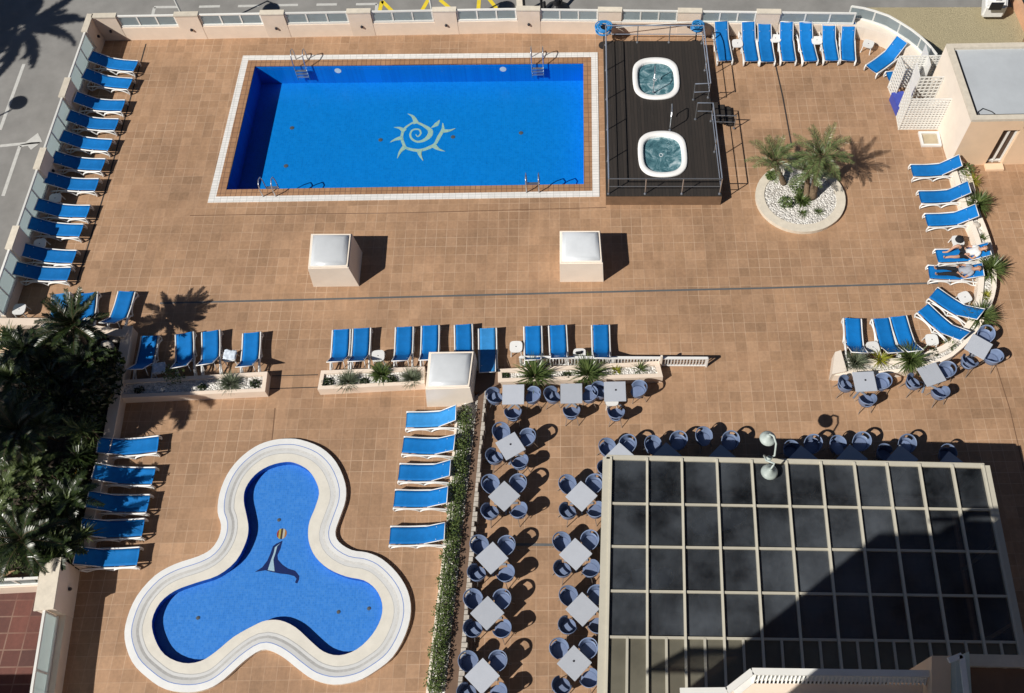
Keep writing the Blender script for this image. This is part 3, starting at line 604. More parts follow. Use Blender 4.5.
for i in range(2):
    n=int(math.dist(L[i],L[i+1])/.16)
    for k in range(n):
        a=lerp(L[i],L[i+1],k/n);b2=lerp(L[i],L[i+1],(k+.86)/n);c=lerp(hw_r[i],hw_r[i+1],(k+.86)/n);d=lerp(hw_r[i],hw_r[i+1],k/n); e2=random.uniform(-.045,.04)
        mb.prism([a,b2,(c[0]+e2,c[1]),(d[0]+e2,d[1])],0,.37+random.uniform(0,.04))
rel(mb.obj('stone_edging','rock'),he)
rel(fillmesh([[G(473,392,.36),G(486,391,.36),G(499,384,.36),G(499,369,.36),G(476,371,.36)]],.36,'junction_slab','walltop',thick=.36),he)
# slatted fence behind the right planter
sf=empty('slatted_fence','low white slatted fence running behind the spiky planter and past its end','fence',(*G(520,366),0))
fa=G(521,365.5);fb=G(706,366.5); fh=.62; fr=MB(); sl_=MB()
fr.beam((*fa,fh),(*fb,fh),.09,.05); fr.beam((*fa,.08),(*fb,.08),.05,.05)
for t in (0,.25,.5,.75,1.): p=lerp(fa,fb,t); fr.box((*p,fh/2),(.06,.06,fh))
n=60
for k in range(n): p=lerp(fa,fb,(k+.5)/n); sl_.box((*p,fh/2),(.045,.02,fh-.1))
rel(fr.obj('fence_frame','plastic'),sf); s_=rel(sl_.obj('slats','plastic'),sf)
mb=MB(); mb.box((*G(660,368),.45),(.07,.07,.9)); rel(mb.obj('end_post','creamlt'),sf)
# ================================================================ SPA DECK
sp=empty('spa_deck','raised dark timber deck with steel railings holding two hot tubs','deck',(*G(660,120),0))
SD=.56; q=GL([(603.3,41),(703.5,41),(722,196),(606,196)],SD)
M['woodside']=mat('timber_fascia',(.20,.12,.07),.8,var=.15,scale=3)
tub=[G(656,78.8,SD),G(662.5,154.2,SD)]
def octo(c,rx,ry):
    q=[(1,-.45),(1,.45),(.76,.84),(.32,1),(-.32,1),(-.76,.84),(-1,.45),(-1,-.45),(-.76,-.84),(-.32,-1),(.32,-1),(.76,-.84)]
    return [(c[0]+x*rx,c[1]+y*ry) for x,y in cat_rom(q,4)]
tubs=[octo(c,.92,1.10) for c in tub]
hq=[octo(c,.80,.98) for c in tub]
rel(fillmesh([q]+hq,SD,'deck_boards','wood',thick=.03),sp)
wallside=wallstrip(q,0,SD-.031,'fascia','woodside'); rel(wallside,sp)
for i,(c,lab) in enumerate(zip(tub,['bubbling hot tub with white rim in the upper half of the timber deck','bubbling hot tub with white rim in the lower half of the timber deck'])):
    t=empty('hot_tub',lab,'hot tub',(*c,SD),0,'hot tubs in the timber deck')
    o0=octo(c,.92,1.10); o1=octo(c,.89,1.07); o2=octo(c,.75,.91); o3=octo(c,.71,.87)
    mb=MB(); n=48; rr=[(o0,SD+.005),(o0,SD+.05),(o1,SD+.08),(o2,SD+.07),(o3,SD+.03),(o3,SD-.5)]
    vs=[(x,y,z) for o_,z in rr for x,y in o_]; fs=[(k*n+i2,k*n+(i2+1)%n,(k+1)*n+(i2+1)%n,(k+1)*n+i2) for k in range(5) for i2 in range(n)]
    mb.add(vs,fs); rel(mb.obj('rim','plastic',None,True),t)
    rel(fillmesh([o3],SD-.06,'water','foam'),t)
    mb=MB(); mb.tube([(c[0]-.05+.07*cos(a),c[1]+.07*sin(a),SD-.05) for a in [k*pi/5 for k in range(10)]],.012,5,True);  rel(mb.obj('jets','dome'),t)
def railing(e,P,h,posts,z0,m='alu',mid=.5,r=.024):
    mb=MB(); mb.tube([(*p,z0+h) for p in P],r,6); mb.tube([(*p,z0+h*mid) for p in P],r*.75,6)
    rel(mb.obj('handrail',m),e)
    for p in posts:
        mb=MB(); mb.tube([(*p,z0),(*p,z0+h)],r*.9,6); mb.lathe([(.05,0),(.05,.03),(.02,.04)],8,(*p,z0)); rel(mb.obj('post','steel'),e)
RH=.92
iq=inset_quad(q,.09)
railing(sp,[iq[0],iq[3]],RH,[lerp(iq[0],iq[3],t) for t in (.02,.2,.4,.6,.8)],SD)
railing(sp,[iq[3],iq[2]],RH,[lerp(iq[3],iq[2],t) for t in (.0,.33,.66,1.)],SD,'steel')
railing(sp,[iq[0],iq[1]],RH,[lerp(iq[0],iq[1],t) for t in (.33,.66)],SD)
gA=lerp(iq[1],iq[2],.40); gB=lerp(iq[1],iq[2],.53)
railing(sp,[iq[1],gA,(gA[0]-.6,gA[1]-.02)],RH,[lerp(iq[1],gA,t) for t in (.02,.5,.97)]+[(gA[0]-.6,gA[1])],SD)
railing(sp,[iq[2],gB,(gB[0]-.6,gB[1]+.02)],RH,[lerp(gB,iq[2],t) for t in (.03,.45)]+[(gB[0]-.6,gB[1])],SD)
railing(sp,[gB,(gB[0]+1.0,gB[1]-.05)],RH*.8,[(gB[0]+.98,gB[1]-.05)],.05,'steel')
mb=MB()
for k in range(3): mb.box((gA[0]+.25+k*.28,(gA[1]+gB[1])/2,.42-.14*k),(.26,.95,.05))
rel(mb.obj('steps','wood'),sp)
for p,lab in (((tub[0][0]-.15,tub[0][1]-.72),'steel grab rail standing at the near edge of the upper hot tub'),((tub[1][0]+.35,tub[1][1]+1.18),'steel grab rail standing at the far edge of the lower hot tub')):
    mb=MB(); x,y=p; mb.tube([(x,y,SD),(x,y,SD+.8),(x+.02,y+.12,SD+.88),(x+.05,y+.55,SD+.88),(x+.06,y+.62,SD+.8),(x+.06,y+.62,SD+.35),(x+.05,y+.5,SD+.3)],.022,6); mb.lathe([(.05,0),(.05,.03),(.02,.04)],8,(x,y,SD)); tag(mb.obj('grab_rail','steel'),lab,'rail',group='grab rails at the hot tubs')
# pool cover reel
def torus(mb,c,R0,r,n=20,ax='z',m=6):
    pts=[]
    for k in range(n):
        a=2*pi*k/n
        pts.append((c[0]+R0*cos(a),c[1]+R0*sin(a)*.8,c[2]+R0*sin(a)*.25) if ax=='z' else (c[0]+R0*cos(a),c[1],c[2]+R0*sin(a)))
    mb.tube(pts,r,m,True)
M['hose']=mat('blue_hose',(.02,.20,.48),.45,var=.2,scale=20)
for (u,v,lab,rr) in ((604,27.5,'large coil of bright blue hose at the upper left corner of the timber deck',.30),(697,26,'loose coil of blue hose at the upper right corner of the timber deck',.24)):
    x,y=G(u,v,.9); e=empty('hose_reel',lab,'hose',(x,y,0),0,'blue hose coils behind the hot tubs')
    mb=MB()
    for k in range(16): torus(mb,(x+random.uniform(-.06,.06),y-.1+random.uniform(-.08,.10),.85+k*.012+random.uniform(-.03,.05)),rr*random.uniform(.5,1.05),.024,22)
    rel(mb.obj('hose_coil','hose',None,True),e)
    mb=MB(); mb.tube([(x,y-.1,0),(x,y-.1,.85)],.03,8); mb.lathe([(.22,0),(.22,.03),(.03,.05)],12,(x,y-.1,0)); mb.lathe([(.10,0),(.12,.05),(.10,.26)],12,(x,y-.05,.75)); rel(mb.obj('stand','black'),e)
a=G(606,21,1.0);c=G(699,21,1.0); mb=MB(); mb.tube([(*a,.95),(*c,.95)],.02,6); mb.tube([(a[0],a[1]-.2,.8),(c[0],c[1]+.02,.97)],.014,6)
tag(mb.obj('reel_bar','wpaint'),'thin white bar stretched between the two blue hose coils','bar')
# ================================================================ POOL LADDERS
def ladder(u,v,top,lab):
    x,y=G(u,v,0); d=-1 if top else 1; e=empty('pool_ladder',lab,'ladder',(x,y,0),0,'steel ladders of the main pool')
    for s in (-.24,.24):
        mb=MB(); P=[(x+s,y-d*.36,0),(x+s,y-d*.38,.45),(x+s,y-d*.30,.68),(x+s,y-d*.12,.76),(x+s,y+d*.08,.66),(x+s,y+d*.16,.35),(x+s,y+d*.17,-.6)]
        P3=[]; 
        for i in range(len(P)-1):
            for k in range(3): P3.append(lerp(P[i],P[i+1],k/3))
        P3.append(P[-1]); mb.tube(P3,.022,6); rel(mb.obj('handrail','steel',None,True),e)
    for k in range(3):
        mb=MB(); mb.box((x,y+d*.17,-.10-.17*k),(.46,.10,.025)); rel(mb.obj('tread','steel'),e)
ladder(301,66.2,True,'steel ladder on the far edge of the main pool, at its left end')
ladder(537.5,63.8,True,'steel ladder on the far edge of the main pool, at its right end')
ladder(271,189.4,False,'steel ladder on the near edge of the main pool, at its left end')
ladder(533,185.4,False,'steel ladder on the near edge of the main pool, at its right end')
# ================================================================ SUN LOUNGERS
def lounger_parts(tilt,pale=False):
    W=.53; prof=[(0,.35),(.06,.37),(.3,.355),(.6,.34),(.85,.345),(1.08,.36)]
    bl=.79
    for s in (.15,.4,.7,.95,1.0): prof.append((1.10+bl*s*cos(tilt),.362+bl*s*sin(tilt)-.02*sin(pi*s)))
    mb=MB(); nw=6; vs=[]; 
    for (x,z) in prof:
        for j in range(nw+1):
            t=j/nw; vs.append((x,(t-.5)*W,z-.022*sin(pi*t)))
    for (x,z) in prof:
        for j in range(nw+1):
            t=j/nw; vs.append((x,(t-.5)*W,z-.022*sin(pi*t)-.018))
    n=len(prof);m=nw+1;o2=n*m;fs=[]
    for i in range(n-1):
        for j in range(nw):
            a=i*m+j; fs+=[(a,a+m,a+m+1,a+1),(o2+a,o2+a+1,o2+a+m+1,o2+a+m)]
        fs+=[(i*m,o2+i*m,o2+i*m+m,i*m+m),(i*m+nw,i*m+m+nw,o2+i*m+m+nw,o2+i*m+nw)]
    fs+=[tuple(range(nw,-1,-1))+tuple(o2+k for k in range(m)),tuple((n-1)*m+k for k in range(m))+tuple(o2+(n-1)*m+k for k in range(nw,-1,-1))]
    mb.add(vs,fs); sling=mb.mesh('sling','slingpale' if pale else 'sling',True)
    parts=[('sling',sling,[])]
    for s in (-1,1):
        y=s*(W/2+.045); mb=MB()
        def bar(P,wd,ht):
            P=[(x,y,z) for x,z in cat_rom(P,3,False)]
            mb.tube(P,wd,6)
        bar([(0,.33),(.2,.315),(.55,.29),(.95,.31),(1.2,.33),(1.5,.29),(1.80,.22)],.030,.05)          # side rail
        bar([(.02,.33),(-.01,.18),(.03,.03)],.032,.05)
        bar([(.03,.10),(.25,.22),(.5,.245),(.72,.16),(.82,.03)],.030,.04)
        bar([(.82,.03),(.95,.18),(1.15,.25),(1.35,.22),(1.52,.10),(1.66,.03)],.030,.04)
        bar([(1.66,.03),(1.75,.12),(1.81,.22)],.030,.04)
        parts.append(('frame_side',mb.mesh('frame_side','plastic',True),[]))
    for x,z in ((.03,.30),(.82,.05),(1.15,.29),(1.66,.05),(1.79,.22)):
        mb=MB(); mb.tube([(x,-W/2-.02,z),(x,W/2+.02,z)],.022,6); parts.append(('crossbar',mb.mesh('crossbar','plastic',True),[]))
    if tilt>R(12): 
        for s in (-.2,.2): mb=MB(); mb.tube([(1.55,s,.30),(1.10+.45*cos(tilt),s,.34+.45*sin(tilt))],.014,5); parts.append(('back_strut',mb.mesh('back_strut','plastic',True),[]))
    mb=MB(); 
    for s in (-1,1): mb.tube([(1.10,s*(W/2+.012),.362),(1.10+bl*cos(tilt),s*(W/2+.012),.362+bl*sin(tilt))],.016,5)
    mb.tube([(1.10+bl*cos(tilt),-W/2-.012,.362+bl*sin(tilt)),(1.10+bl*cos(tilt),W/2+.012,.362+bl*sin(tilt))],.016,5)
    parts.append(('back_frame',mb.mesh('back_frame','plastic',True),[]))
    return parts
LP={}
def lounger(foot,head,tilt,label,pale=False,group='blue sun loungers on the terrace'):
    tilt+=random.choice((-4,-2,0,2,4)); k=(tilt,pale)
    if k not in LP: LP[k]=lounger_parts(R(tilt),pale)
    f=G(*foot,.36); h=G(*head,.36+.79*sin(R(tilt))); a=math.atan2(h[1]-f[1],h[0]-f[0])
    inst(LP[k],'sun_lounger',label,'sun lounger',(f[0],f[1],0),a,group)
    return f,a
rowA=[((135.4,65.9),(91.5,55.6)),((130,83.5),(85.7,73)),((123,105.4),(76,96.6)),((116.4,124.4),(70,115)),((109.8,145),(63.7,135.4)),((103,164.7),(55.6,156.6)),((96.6,184.7),(49.8,177)),((87.8,211.5),(38.8,204)),((81,230.5),(32,222.5)),((74,257),(22.7,249)),((68.8,274),(16.8,268))]
for i,(f,h) in enumerate(rowA): lounger(f,h,28,'blue sun lounger with shaded back, %s from the far corner along the left wall'%ordn(i))
for f,h,l,p in [((60.5,293),(50,318),'faded blue sun lounger half hidden by palm fronds above the dark garden',True),((88.6,292.4),(78,319),'blue sun lounger behind the dark palm crown, between two others',False),((126.6,291),(108,319),'blue sun lounger with striped frond shadows nearest the big palm shadow',False)]: lounger(f,h,42,l,p)
for f,h,l in [((150,335.5),(135,366),'blue sun lounger in deep shade against the garden wall'),((184.2,332.6),(178.4,361),'blue sun lounger above the garden end planter, second from the garden wall'),((210.6,330.6),(204.5,361),'blue sun lounger left of the white towel table above the short planter'),((251.6,332.2),(244,363),'blue sun lounger above the garden end planter, at its right end')]: lounger(f,h,48,l)
rc=[(341.4,329),(335,358)],[(361.7,327.8),(356,357)],[(404.4,326.5),(400,357)],[(430.3,325),(427,356)],[(463.3,324),(462,354)]
for i,(f,h) in enumerate(rc): lounger(f,h,48,'blue sun lounger in the middle row behind the tufted planter, %s from the left'%ordn(i))
lounger((487.4,327.8),(487.3,364),12,'pale blue flat sun lounger with shaded lower half right of the middle skylight box',True)
for f,h,l in [((532.8,325.7),(532.8,358),'blue sun lounger right of the square white side table above the slatted fence'),((557.5,324.8),(559,357),'blue sun lounger in the middle of three behind the slatted fence'),((600.6,324.5),(602,357),'blue sun lounger standing alone at the right end behind the slatted fence')]: lounger(f,h,50,l)
for i,(f,h) in enumerate([((157.7,444),(100.5,444.5)),((153.4,476),(96,471)),((148,503.5),(88,499)),((142.9,527.6),(84,526)),((138,556.5),(77.5,555))]): lounger(f,h,28,'blue sun lounger beside the dark garden facing the paddling pool, %s from the top'%ordn(i))
for i,(f,h) in enumerate([((406,420),(453,412.5)),((402.6,445),(449,442)),((398.6,472.2),(445.5,467.6)),((394,498.5),(442,494.5)),((389.6,535.6),(438.5,531))]): lounger(f,h,34,'blue sun lounger right of the paddling pool against the hedge, %s from the top'%ordn(i),i==0)
tr=[((725.5,60),(722,26)),((752,60.5),(749,26)),((768,61),(765,26)),((789,60.5),(787.2,26)),((811,60.5),(806.5,25.5)),((832,60),(829.5,25.5)),((848.6,60),(849.2,26))]
for i,(f,h) in enumerate(tr): lounger(f,h,30,'blue sun lounger against the far wall, %s to the right of the spa deck'%ordn(i))
lounger((871.5,69),(893,46),42,'blue sun lounger turned diagonally beneath the curved wall')
lounger((888,77),(925,70),4,'blue sun lounger mostly hidden behind the white lattice shower screen')
for i,(f,h) in enumerate([((912,170.5),(953,160.5)),((920,197),(962,187)),((926.5,220),(968.4,210.5))]): lounger(f,h,36,'empty blue sun lounger beside the curved planter near the ochre building, %s from the top'%ordn(i))
UP=[]
UP.append(lounger((937,256),(980,249),22,'blue sun lounger carrying a person in a white shirt'))
UP.append(lounger((929,272),(975,269),22,'blue sun lounger carrying a person in a grey top and black trousers'))
for f,h,l in [((933.3,292.5),(970.6,307.5),'blue sun lounger angled beside a white table in the planter curve, just below the people'),((922.9,307.6),(957.3,328.8),'blue sun lounger angled in the planter curve, beside the lower white square table'),((898,316),(914,345),'blue sun lounger with its head behind a green plant, left of a white table'),((881,318),(894.3,345.5),'blue sun lounger with its head over the yellow green plant in the curve'),((852.6,318),(859.5,348),'blue sun lounger at the left end of the curved planter')]: lounger(f,h,46 if f[0]<900 else 36,l)
# ---- small white side tables
def side_parts():
    mb=MB(); P=[]
    n=24
    for k in range(n):
        a=2*pi*k/n; rr=(abs(cos(a))**4+abs(sin(a))**4)**(-.25)*.22; P.append((rr*cos(a),rr*sin(a)))
    mb.prism(P,.36,.40); top=mb.mesh('table_top','plastic')
    legs=[]
    for sx in (-1,1):
        for sy in (-1,1):
            mb=MB(); mb.tube([(sx*.16,sy*.16,.36),(sx*.19,sy*.19,0)],.022,6); legs.append(('leg',mb.mesh('leg','plastic'),[]))
    mb=MB(); mb.lathe([(.02,0),(.02,.004)],8,(0,0,.4005)); return [('table_top',top,[]),('umbrella_hole',mb.mesh('umbrella_hole','hole'),[])]+legs
SP=side_parts()
for u,v,a,l in [(55,198,10,'small white plastic table in shade between the seventh and eighth loungers along the left wall'),(39.5,243.5,10,'small white plastic table in shade between the ninth and tenth loungers along the left wall'),(19,309,0,'small white plastic table in shade at the foot of the left wall'),(158.8,368,10,'small white plastic table beside the shaded lounger at the garden wall'),(229.5,356,5,'small white plastic table with crumpled towel above the garden end planter'),(378,355.7,5,'small white plastic table in the middle row above the tufted planter'),(516,346.5,0,'square white plastic table right of the flat pale lounger'),(579.5,354,0,'square white plastic table between loungers behind the slatted fence'),(737.5,43,0,'small white plastic table between the first two loungers right of the spa deck'),(775.5,38,0,'small white plastic table between the third and fourth loungers at the far wall'),(817,40,0,'small white plastic table between the fifth and sixth loungers at the far wall'),(868.5,43.5,-25,'small white plastic table standing near the diagonal lounger under the curved wall'),(958,240.5,0,'white plastic table with a dark bag above the person in white'),(965,297,20,'white plastic table with a dark hole below the two people'),(932,339.5,0,'white plastic table in the planter curve between angled and upright loungers'),(873,347,5,'white plastic table tucked between the two leftmost groups of loungers at the curved planter'),(936,184,10,'white plastic table half hidden under the first lounger by the ochre building')][:-1]:
    x,y=G(u,v,.4); inst(SP,'side_table',l,'side table',(x,y,0),R(a),'small white plastic tables by the loungers')
def cloth(c,w1,h1,z,label,m,rz=0,seed=1,name='towel',cat='towel'):
    rnd=random.Random(seed); mb=MB(); n=8; vs=[]
    for i in range(n+1):
        for j in range(n+1):
            x=(i/n-.5)*w1;y=(j/n-.5)*h1; vs.append((c[0]+x*cos(rz)-y*sin(rz)+rnd.uniform(-.02,.02),c[1]+x*sin(rz)+y*cos(rz)+rnd.uniform(-.02,.02),z+.03+rnd.uniform(0,.05)))
    mb.add(vs,[(i*(n+1)+j,(i+1)*(n+1)+j,(i+1)*(n+1)+j+1,i*(n+1)+j+1) for i in range(n) for j in range(n)])
    o=mb.obj(name,m,None,True); s=o.modifiers.new('thickness','SOLIDIFY'); s.thickness=.015; return tag(o,label,cat)
M['towelw']=mat('pale_blue_towel',(.62,.70,.80),.9,var=.25,scale=9)
M['fabblk']=mat('black_cloth',(.012,.013,.017),.9,var=.3); M['fabgrey']=mat('grey_cloth',(.33,.35,.40),.9,var=.15,scale=9); M['fabwhite']=mat('white_cloth',(.78,.78,.78),.9,var=.05,scale=9)
cloth(G(159,368,.43),.42,.38,.40,'crumpled pale blue towel on the table at the garden wall','towelw',.2,2)
cloth(G(230,355,.43),.42,.36,.40,'crumpled white and blue towel on the table above the planter','towelw',-.1,3)
cloth(G(579,353,.43),.22,.10,.40,'small dark folded cloth on the table behind the slatted fence','fabblk',.2,5,'cloth','cloth')
x,y=G(959,240,.45); mb=MB(); mb.lathe([(.10,0),(.15,.06),(.14,.16),(.07,.2)],12,(x,y,.405)); mb.tube([(x-.08,y,.55),(x-.06,y,.70),(x+.06,y,.70),(x+.08,y,.55)],.012,5); tag(mb.obj('bag','fabblk',None,True),'small dark rounded bag on the white table above the person in white','bag')
# ================================================================ DINING TABLES AND CHAIRS
def dining_parts(hole):
    mb=MB(); mb.box((0,0,.725),(.73,.73,.03)); parts=[('tabletop',mb.mesh('tabletop','tabletop',bevel=.008),[])]
    mb=MB(); mb.tube([(0,0,.03),(0,0,.71)],.035,8); parts.append(('leg',mb.mesh('leg','alu'),[]))
    mb=MB(); mb.beam((-.27,-.27,.02),(.27,.27,.02),.06,.03); mb.beam((-.27,.27,.024),(.27,-.27,.024),.06,.03); parts.append(('foot_base',mb.mesh('foot_base','alu'),[]))
    if hole: mb=MB(); mb.lathe([(.035,0),(.035,.006)],10,(.03,.05,.7405)); parts.append(('centre_plug',mb.mesh('centre_plug','hole'),[]))
    return parts
DT={0:dining_parts(False),1:dining_parts(True)}
def chair_parts():
    # faces +x : back is at -x
    parts=[]
    mb=MB(); n=20; P=[]
    for k in range(n):
        a=2*pi*k/n; P.append((.25*cos(a)+.01 if cos(a)<0 else .23*cos(a)+.01,.245*sin(a)))
    mb.prism([(x*.9,y*.9) for x,y in P],.405,.43,P); parts.append(('seat',mb.mesh('seat','cushion'),[]))
    # shell with a slot low in the back
    mb=MB(); na=18; vs=[]; A=[R(-128)+R(256)*k/na for k in range(na+1)]
    def top(a): t=abs(a)/R(128); return .84-.15*t**1.5-.10*max(0,t-.8)/.2
    rows=5
    for off in (0,-.018):
        for a in A:
            for j in range(rows+1):
                t=j/rows; z=.42+(top(a)-.42)*t; rr=.235+.060*t**.8+off
                vs.append((-rr*cos(a)*(1.03),rr*sin(a),z))
    m=rows+1; o2=(na+1)*m; fs=[]
    def solid(i,j): return not (j in (2,3) and (na//2-2)<=i<(na//2+2))
    for i in range(na):
        for j in range(rows):
            if not solid(i,j): continue
            a=i*m+j; fs+=[(a,a+1,a+m+1,a+m),(o2+a,o2+a+m,o2+a+m+1,o2+a+1)]
            for (di,dj,e) in ((-1,0,(a,a+1)),(1,0,(a+m+1,a+m)),(0,-1,(a+m,a)),(0,1,(a+1,a+m+1))):
                ii,jj=i+di,j+dj
                if not(0<=ii<na and 0<=jj<rows) or not solid(ii,jj): fs.append((e[1],e[0],o2+e[0],o2+e[1]))
    mb.add(vs,fs); parts.append(('backrest',mb.mesh('backrest','chair',True),[]))
    for sx,sy in ((1,1),(1,-1),(-1,1),(-1,-1)):
        mb=MB(); mb.tube([(sx*.15,sy*.16,.41),(sx*.22 if sx>0 else -.27,sy*.22,0)],.013,6); parts.append(('leg',mb.mesh('leg','steel'),[]))
    return parts
CP=chair_parts()
def side_word(dx,dy):
    a=math.degrees(math.atan2(dy,dx))%360
    return ['right','upper right','upper','upper left','left','lower left','lower','lower right'][int((a+22.5)//45)%8]
usedc={}
def chair_at(c,p,tid,pull=0,face=None):
    dx,dy=p[0]-c[0],p[1]-c[1]; a=math.atan2(-dy,-dx) if face is None else face
    a+=random.uniform(-.12,.12)
    lab='tub chair at the %s side of %s'%(side_word(dx,dy),tid)
    assert lab not in usedc,lab
    usedc[lab]=1; inst(CP,'tub_chair',lab,'chair',(p[0],p[1],0),a,'blue grey tub chairs round the dining tables')
def dtable(u,v,ang,tid,chairs='all',hole=0,d=.60,extra=()):
    x,y=G(u,v,.74); inst(DT[hole],'dining_table','pale square dining table, '+tid,'table',(x,y,0),R(ang),'square dining tables on the terrace')
    if chairs=='all': chairs=(0,90,180,270)
    for k in chairs:
        a=R(ang+k); dd=d+random.uniform(-.03,.03); chair_at((x,y),(x+dd*cos(a),y+dd*sin(a)),tid)
    for (cu,cv) in extra:
        p=G(cu,cv,.5); chair_at((x,y),p,tid)
dtable(513.3,394.3,0,'the left table below the spiky planter',(180,0,270))
dtable(571.4,393.3,0,'the middle table below the spiky planter',(180,0,270))
dtable(615,391.3,0,'the right table below the spiky planter',(),1,extra=[(600,392),(638,391),(616,414)])
tag(bpy.context.scene.objects[-1]) if False else None
hc=[(510.5,445.9,31,1),(504.3,496,46,0),(491.9,557.8,43,0),(487.3,613,45,0),(482.3,676,45,0)]
for i,(u,v,a,hh) in enumerate(hc): dtable(u,v,a,'the %s table down beside the hedge wall'%ordn(i),'all',hh)
for i,(u,v,a) in enumerate([(581.5,496,46),(575.7,554,46),(582.5,609,45)]): dtable(u,v,a,'the %s table beside the glass roof'%ordn(i))
dtable(574.4,663,46,'the fourth table beside the glass roof',(0,90,270),1,extra=[(562,686)])
dtable(620,457,45,'the table under the glass roof corner',(),extra=[(607.5,449.5),(627.5,446),(606,470)])
dtable(667,457,45,'the first shaded table behind the glass roof',(45,),extra=[(653,446),(679,441)][:1]+[(680,446)]) if False else dtable(667,457,45,'the first shaded table behind the glass roof',(),extra=[(653,447),(678,442.5)])
dtable(722,459,45,'the second shaded table behind the glass roof',(),extra=[(703.5,438.5),(729.8,442.5)])
dtable(803,460,45,'the third shaded table behind the glass roof',(),extra=[(791,452),(812,446)])
dtable(852,459,45,'the fourth shaded table behind the glass roof',(),extra=[(837,447),(860.5,443.5)])
dtable(902.5,459.5,45,'the fifth shaded table behind the glass roof',(),extra=[(884,455),(905.5,446)])
dtable(952,466,45,'the last shaded table by the glass roof corner',(),extra=[(946,456)])
dtable(864.8,381.4,2,"the table at the curved planter's left end",(180,0,270),1)
dtable(931.6,374.3,19,'the table below the middle of the curved planter',(180,0,270))
dtable(978.6,346.4,-37,'the table right of the curved planter',(90,0,270))
# tables inside the glass room, dimly seen
for i,(u,v) in enumerate([(640,500),(645,580),(720,520)]):
    dtable(u,v,8*i,'the %s table inside the glass room'%['upper left','lower left','middle'][i],(0,180))
x,y=G(531.5,364,.4) ; 
x,y=G(612,398.5,.5); inst(SP,'side_table','small white table tucked under the right dining table below the spiky planter','side table',(x,y,0),0,'small white plastic tables by the loungers')
# ================================================================ PLANTS
def blade(mb,base,az,el,L,wd,droop=.6,seg=3):
    x,y,z=base; P=[];e=el
    for k in range(seg+1):
        P.append((x,y,z)); x+=L/seg*cos(e)*cos(az); y+=L/seg*cos(e)*sin(az); z+=L/seg*sin(e); e-=droop/seg
    s=(-sin(az),cos(az)); vs=[]
    for k,p in enumerate(P):
        ww=wd/2*(1-(k/seg)**1.6*.9) if k else wd/2*.7
        vs+=[(p[0]-s[0]*ww,p[1]-s[1]*ww,p[2]),(p[0]+s[0]*ww,p[1]+s[1]*ww,p[2])]
    mb.add(vs,[(2*k,2*k+1,2*k+3,2*k+2) for k in range(seg)])
def tuft(mb,c,n,L,wd,lo=.15,hi=1.45,droop=.9,rb=.05):
    for _ in range(n):
        a=random.uniform(0,2*pi); e=random.uniform(lo,hi); r0=random.uniform(0,rb)
        blade(mb,(c[0]+r0*cos(a),c[1]+r0*sin(a),c[2]),a+random.uniform(-.3,.3),e,L*random.uniform(.6,1.1),wd,droop*random.uniform(.5,1.3))
def leafy(mb,c,n,rx,ry,rz_,s,el=1.):
    for _ in range(n):
        while 1:
            p=Vector((random.uniform(-1,1),random.uniform(-1,1),random.uniform(-1,1)))
            if .25<p.length<1: break
        q=(c[0]+p.x*rx,c[1]+p.y*ry,c[2]+rz_*(p.z*.5+.5)); u=Vector((random.gauss(0,1),random.gauss(0,1),random.gauss(0,.7)+.2)).normalized(); v=u.orthogonal().normalized(); 
        u*=s*random.uniform(.6,1.3)*el; v*=s*random.uniform(.3,.6); Q=Vector(q)
        mb.add([Q-u*.5,Q+v*.5,Q+u*.5,Q-v*.5],[(0,1,2,3)])
def plant(u,v,z,kind,size,label,name='planter_plant',cat='plant',group=None):
    x,y=G(u,v,z+size*.25); e=empty(name,label,cat,(x,y,z),0,group); mb=MB(); c=(x,y,z-.03); mt='leafmid'
    if kind=='spiky': tuft(mb,c,230,size*1.12,.042,.15,1.5,.9,.12)
    elif kind=='spikyd': tuft(mb,c,120,size,.03,.1,1.5,.8,.10); mt='leafdark'
    elif kind=='grey': tuft(mb,c,300,size*1.1,.022,.25,1.5,.5,.14); mt='leafgrey'
    elif kind=='yellow': tuft(mb,c,70,size,.03,.2,1.4,.8,.05); mt='leafyel'
    elif kind=='small': tuft(mb,c,60,size,.025,.2,1.5,.6,.05)
    elif kind=='dark': leafy(mb,c,110,size*.7,size*.6,size*.6,.09); mt='leafdark'
    elif kind=='leafy': leafy(mb,c,200,size*.7,size*.7,size*.9,.10)
    rel(mb.obj('foliage',mt),e)
    st=MB(); st.tube([(x,y,z-.05),(x+.01,y,z+size*.22)],.018,5); rel(st.obj('stem','twig'),e); return e
PZ=.34
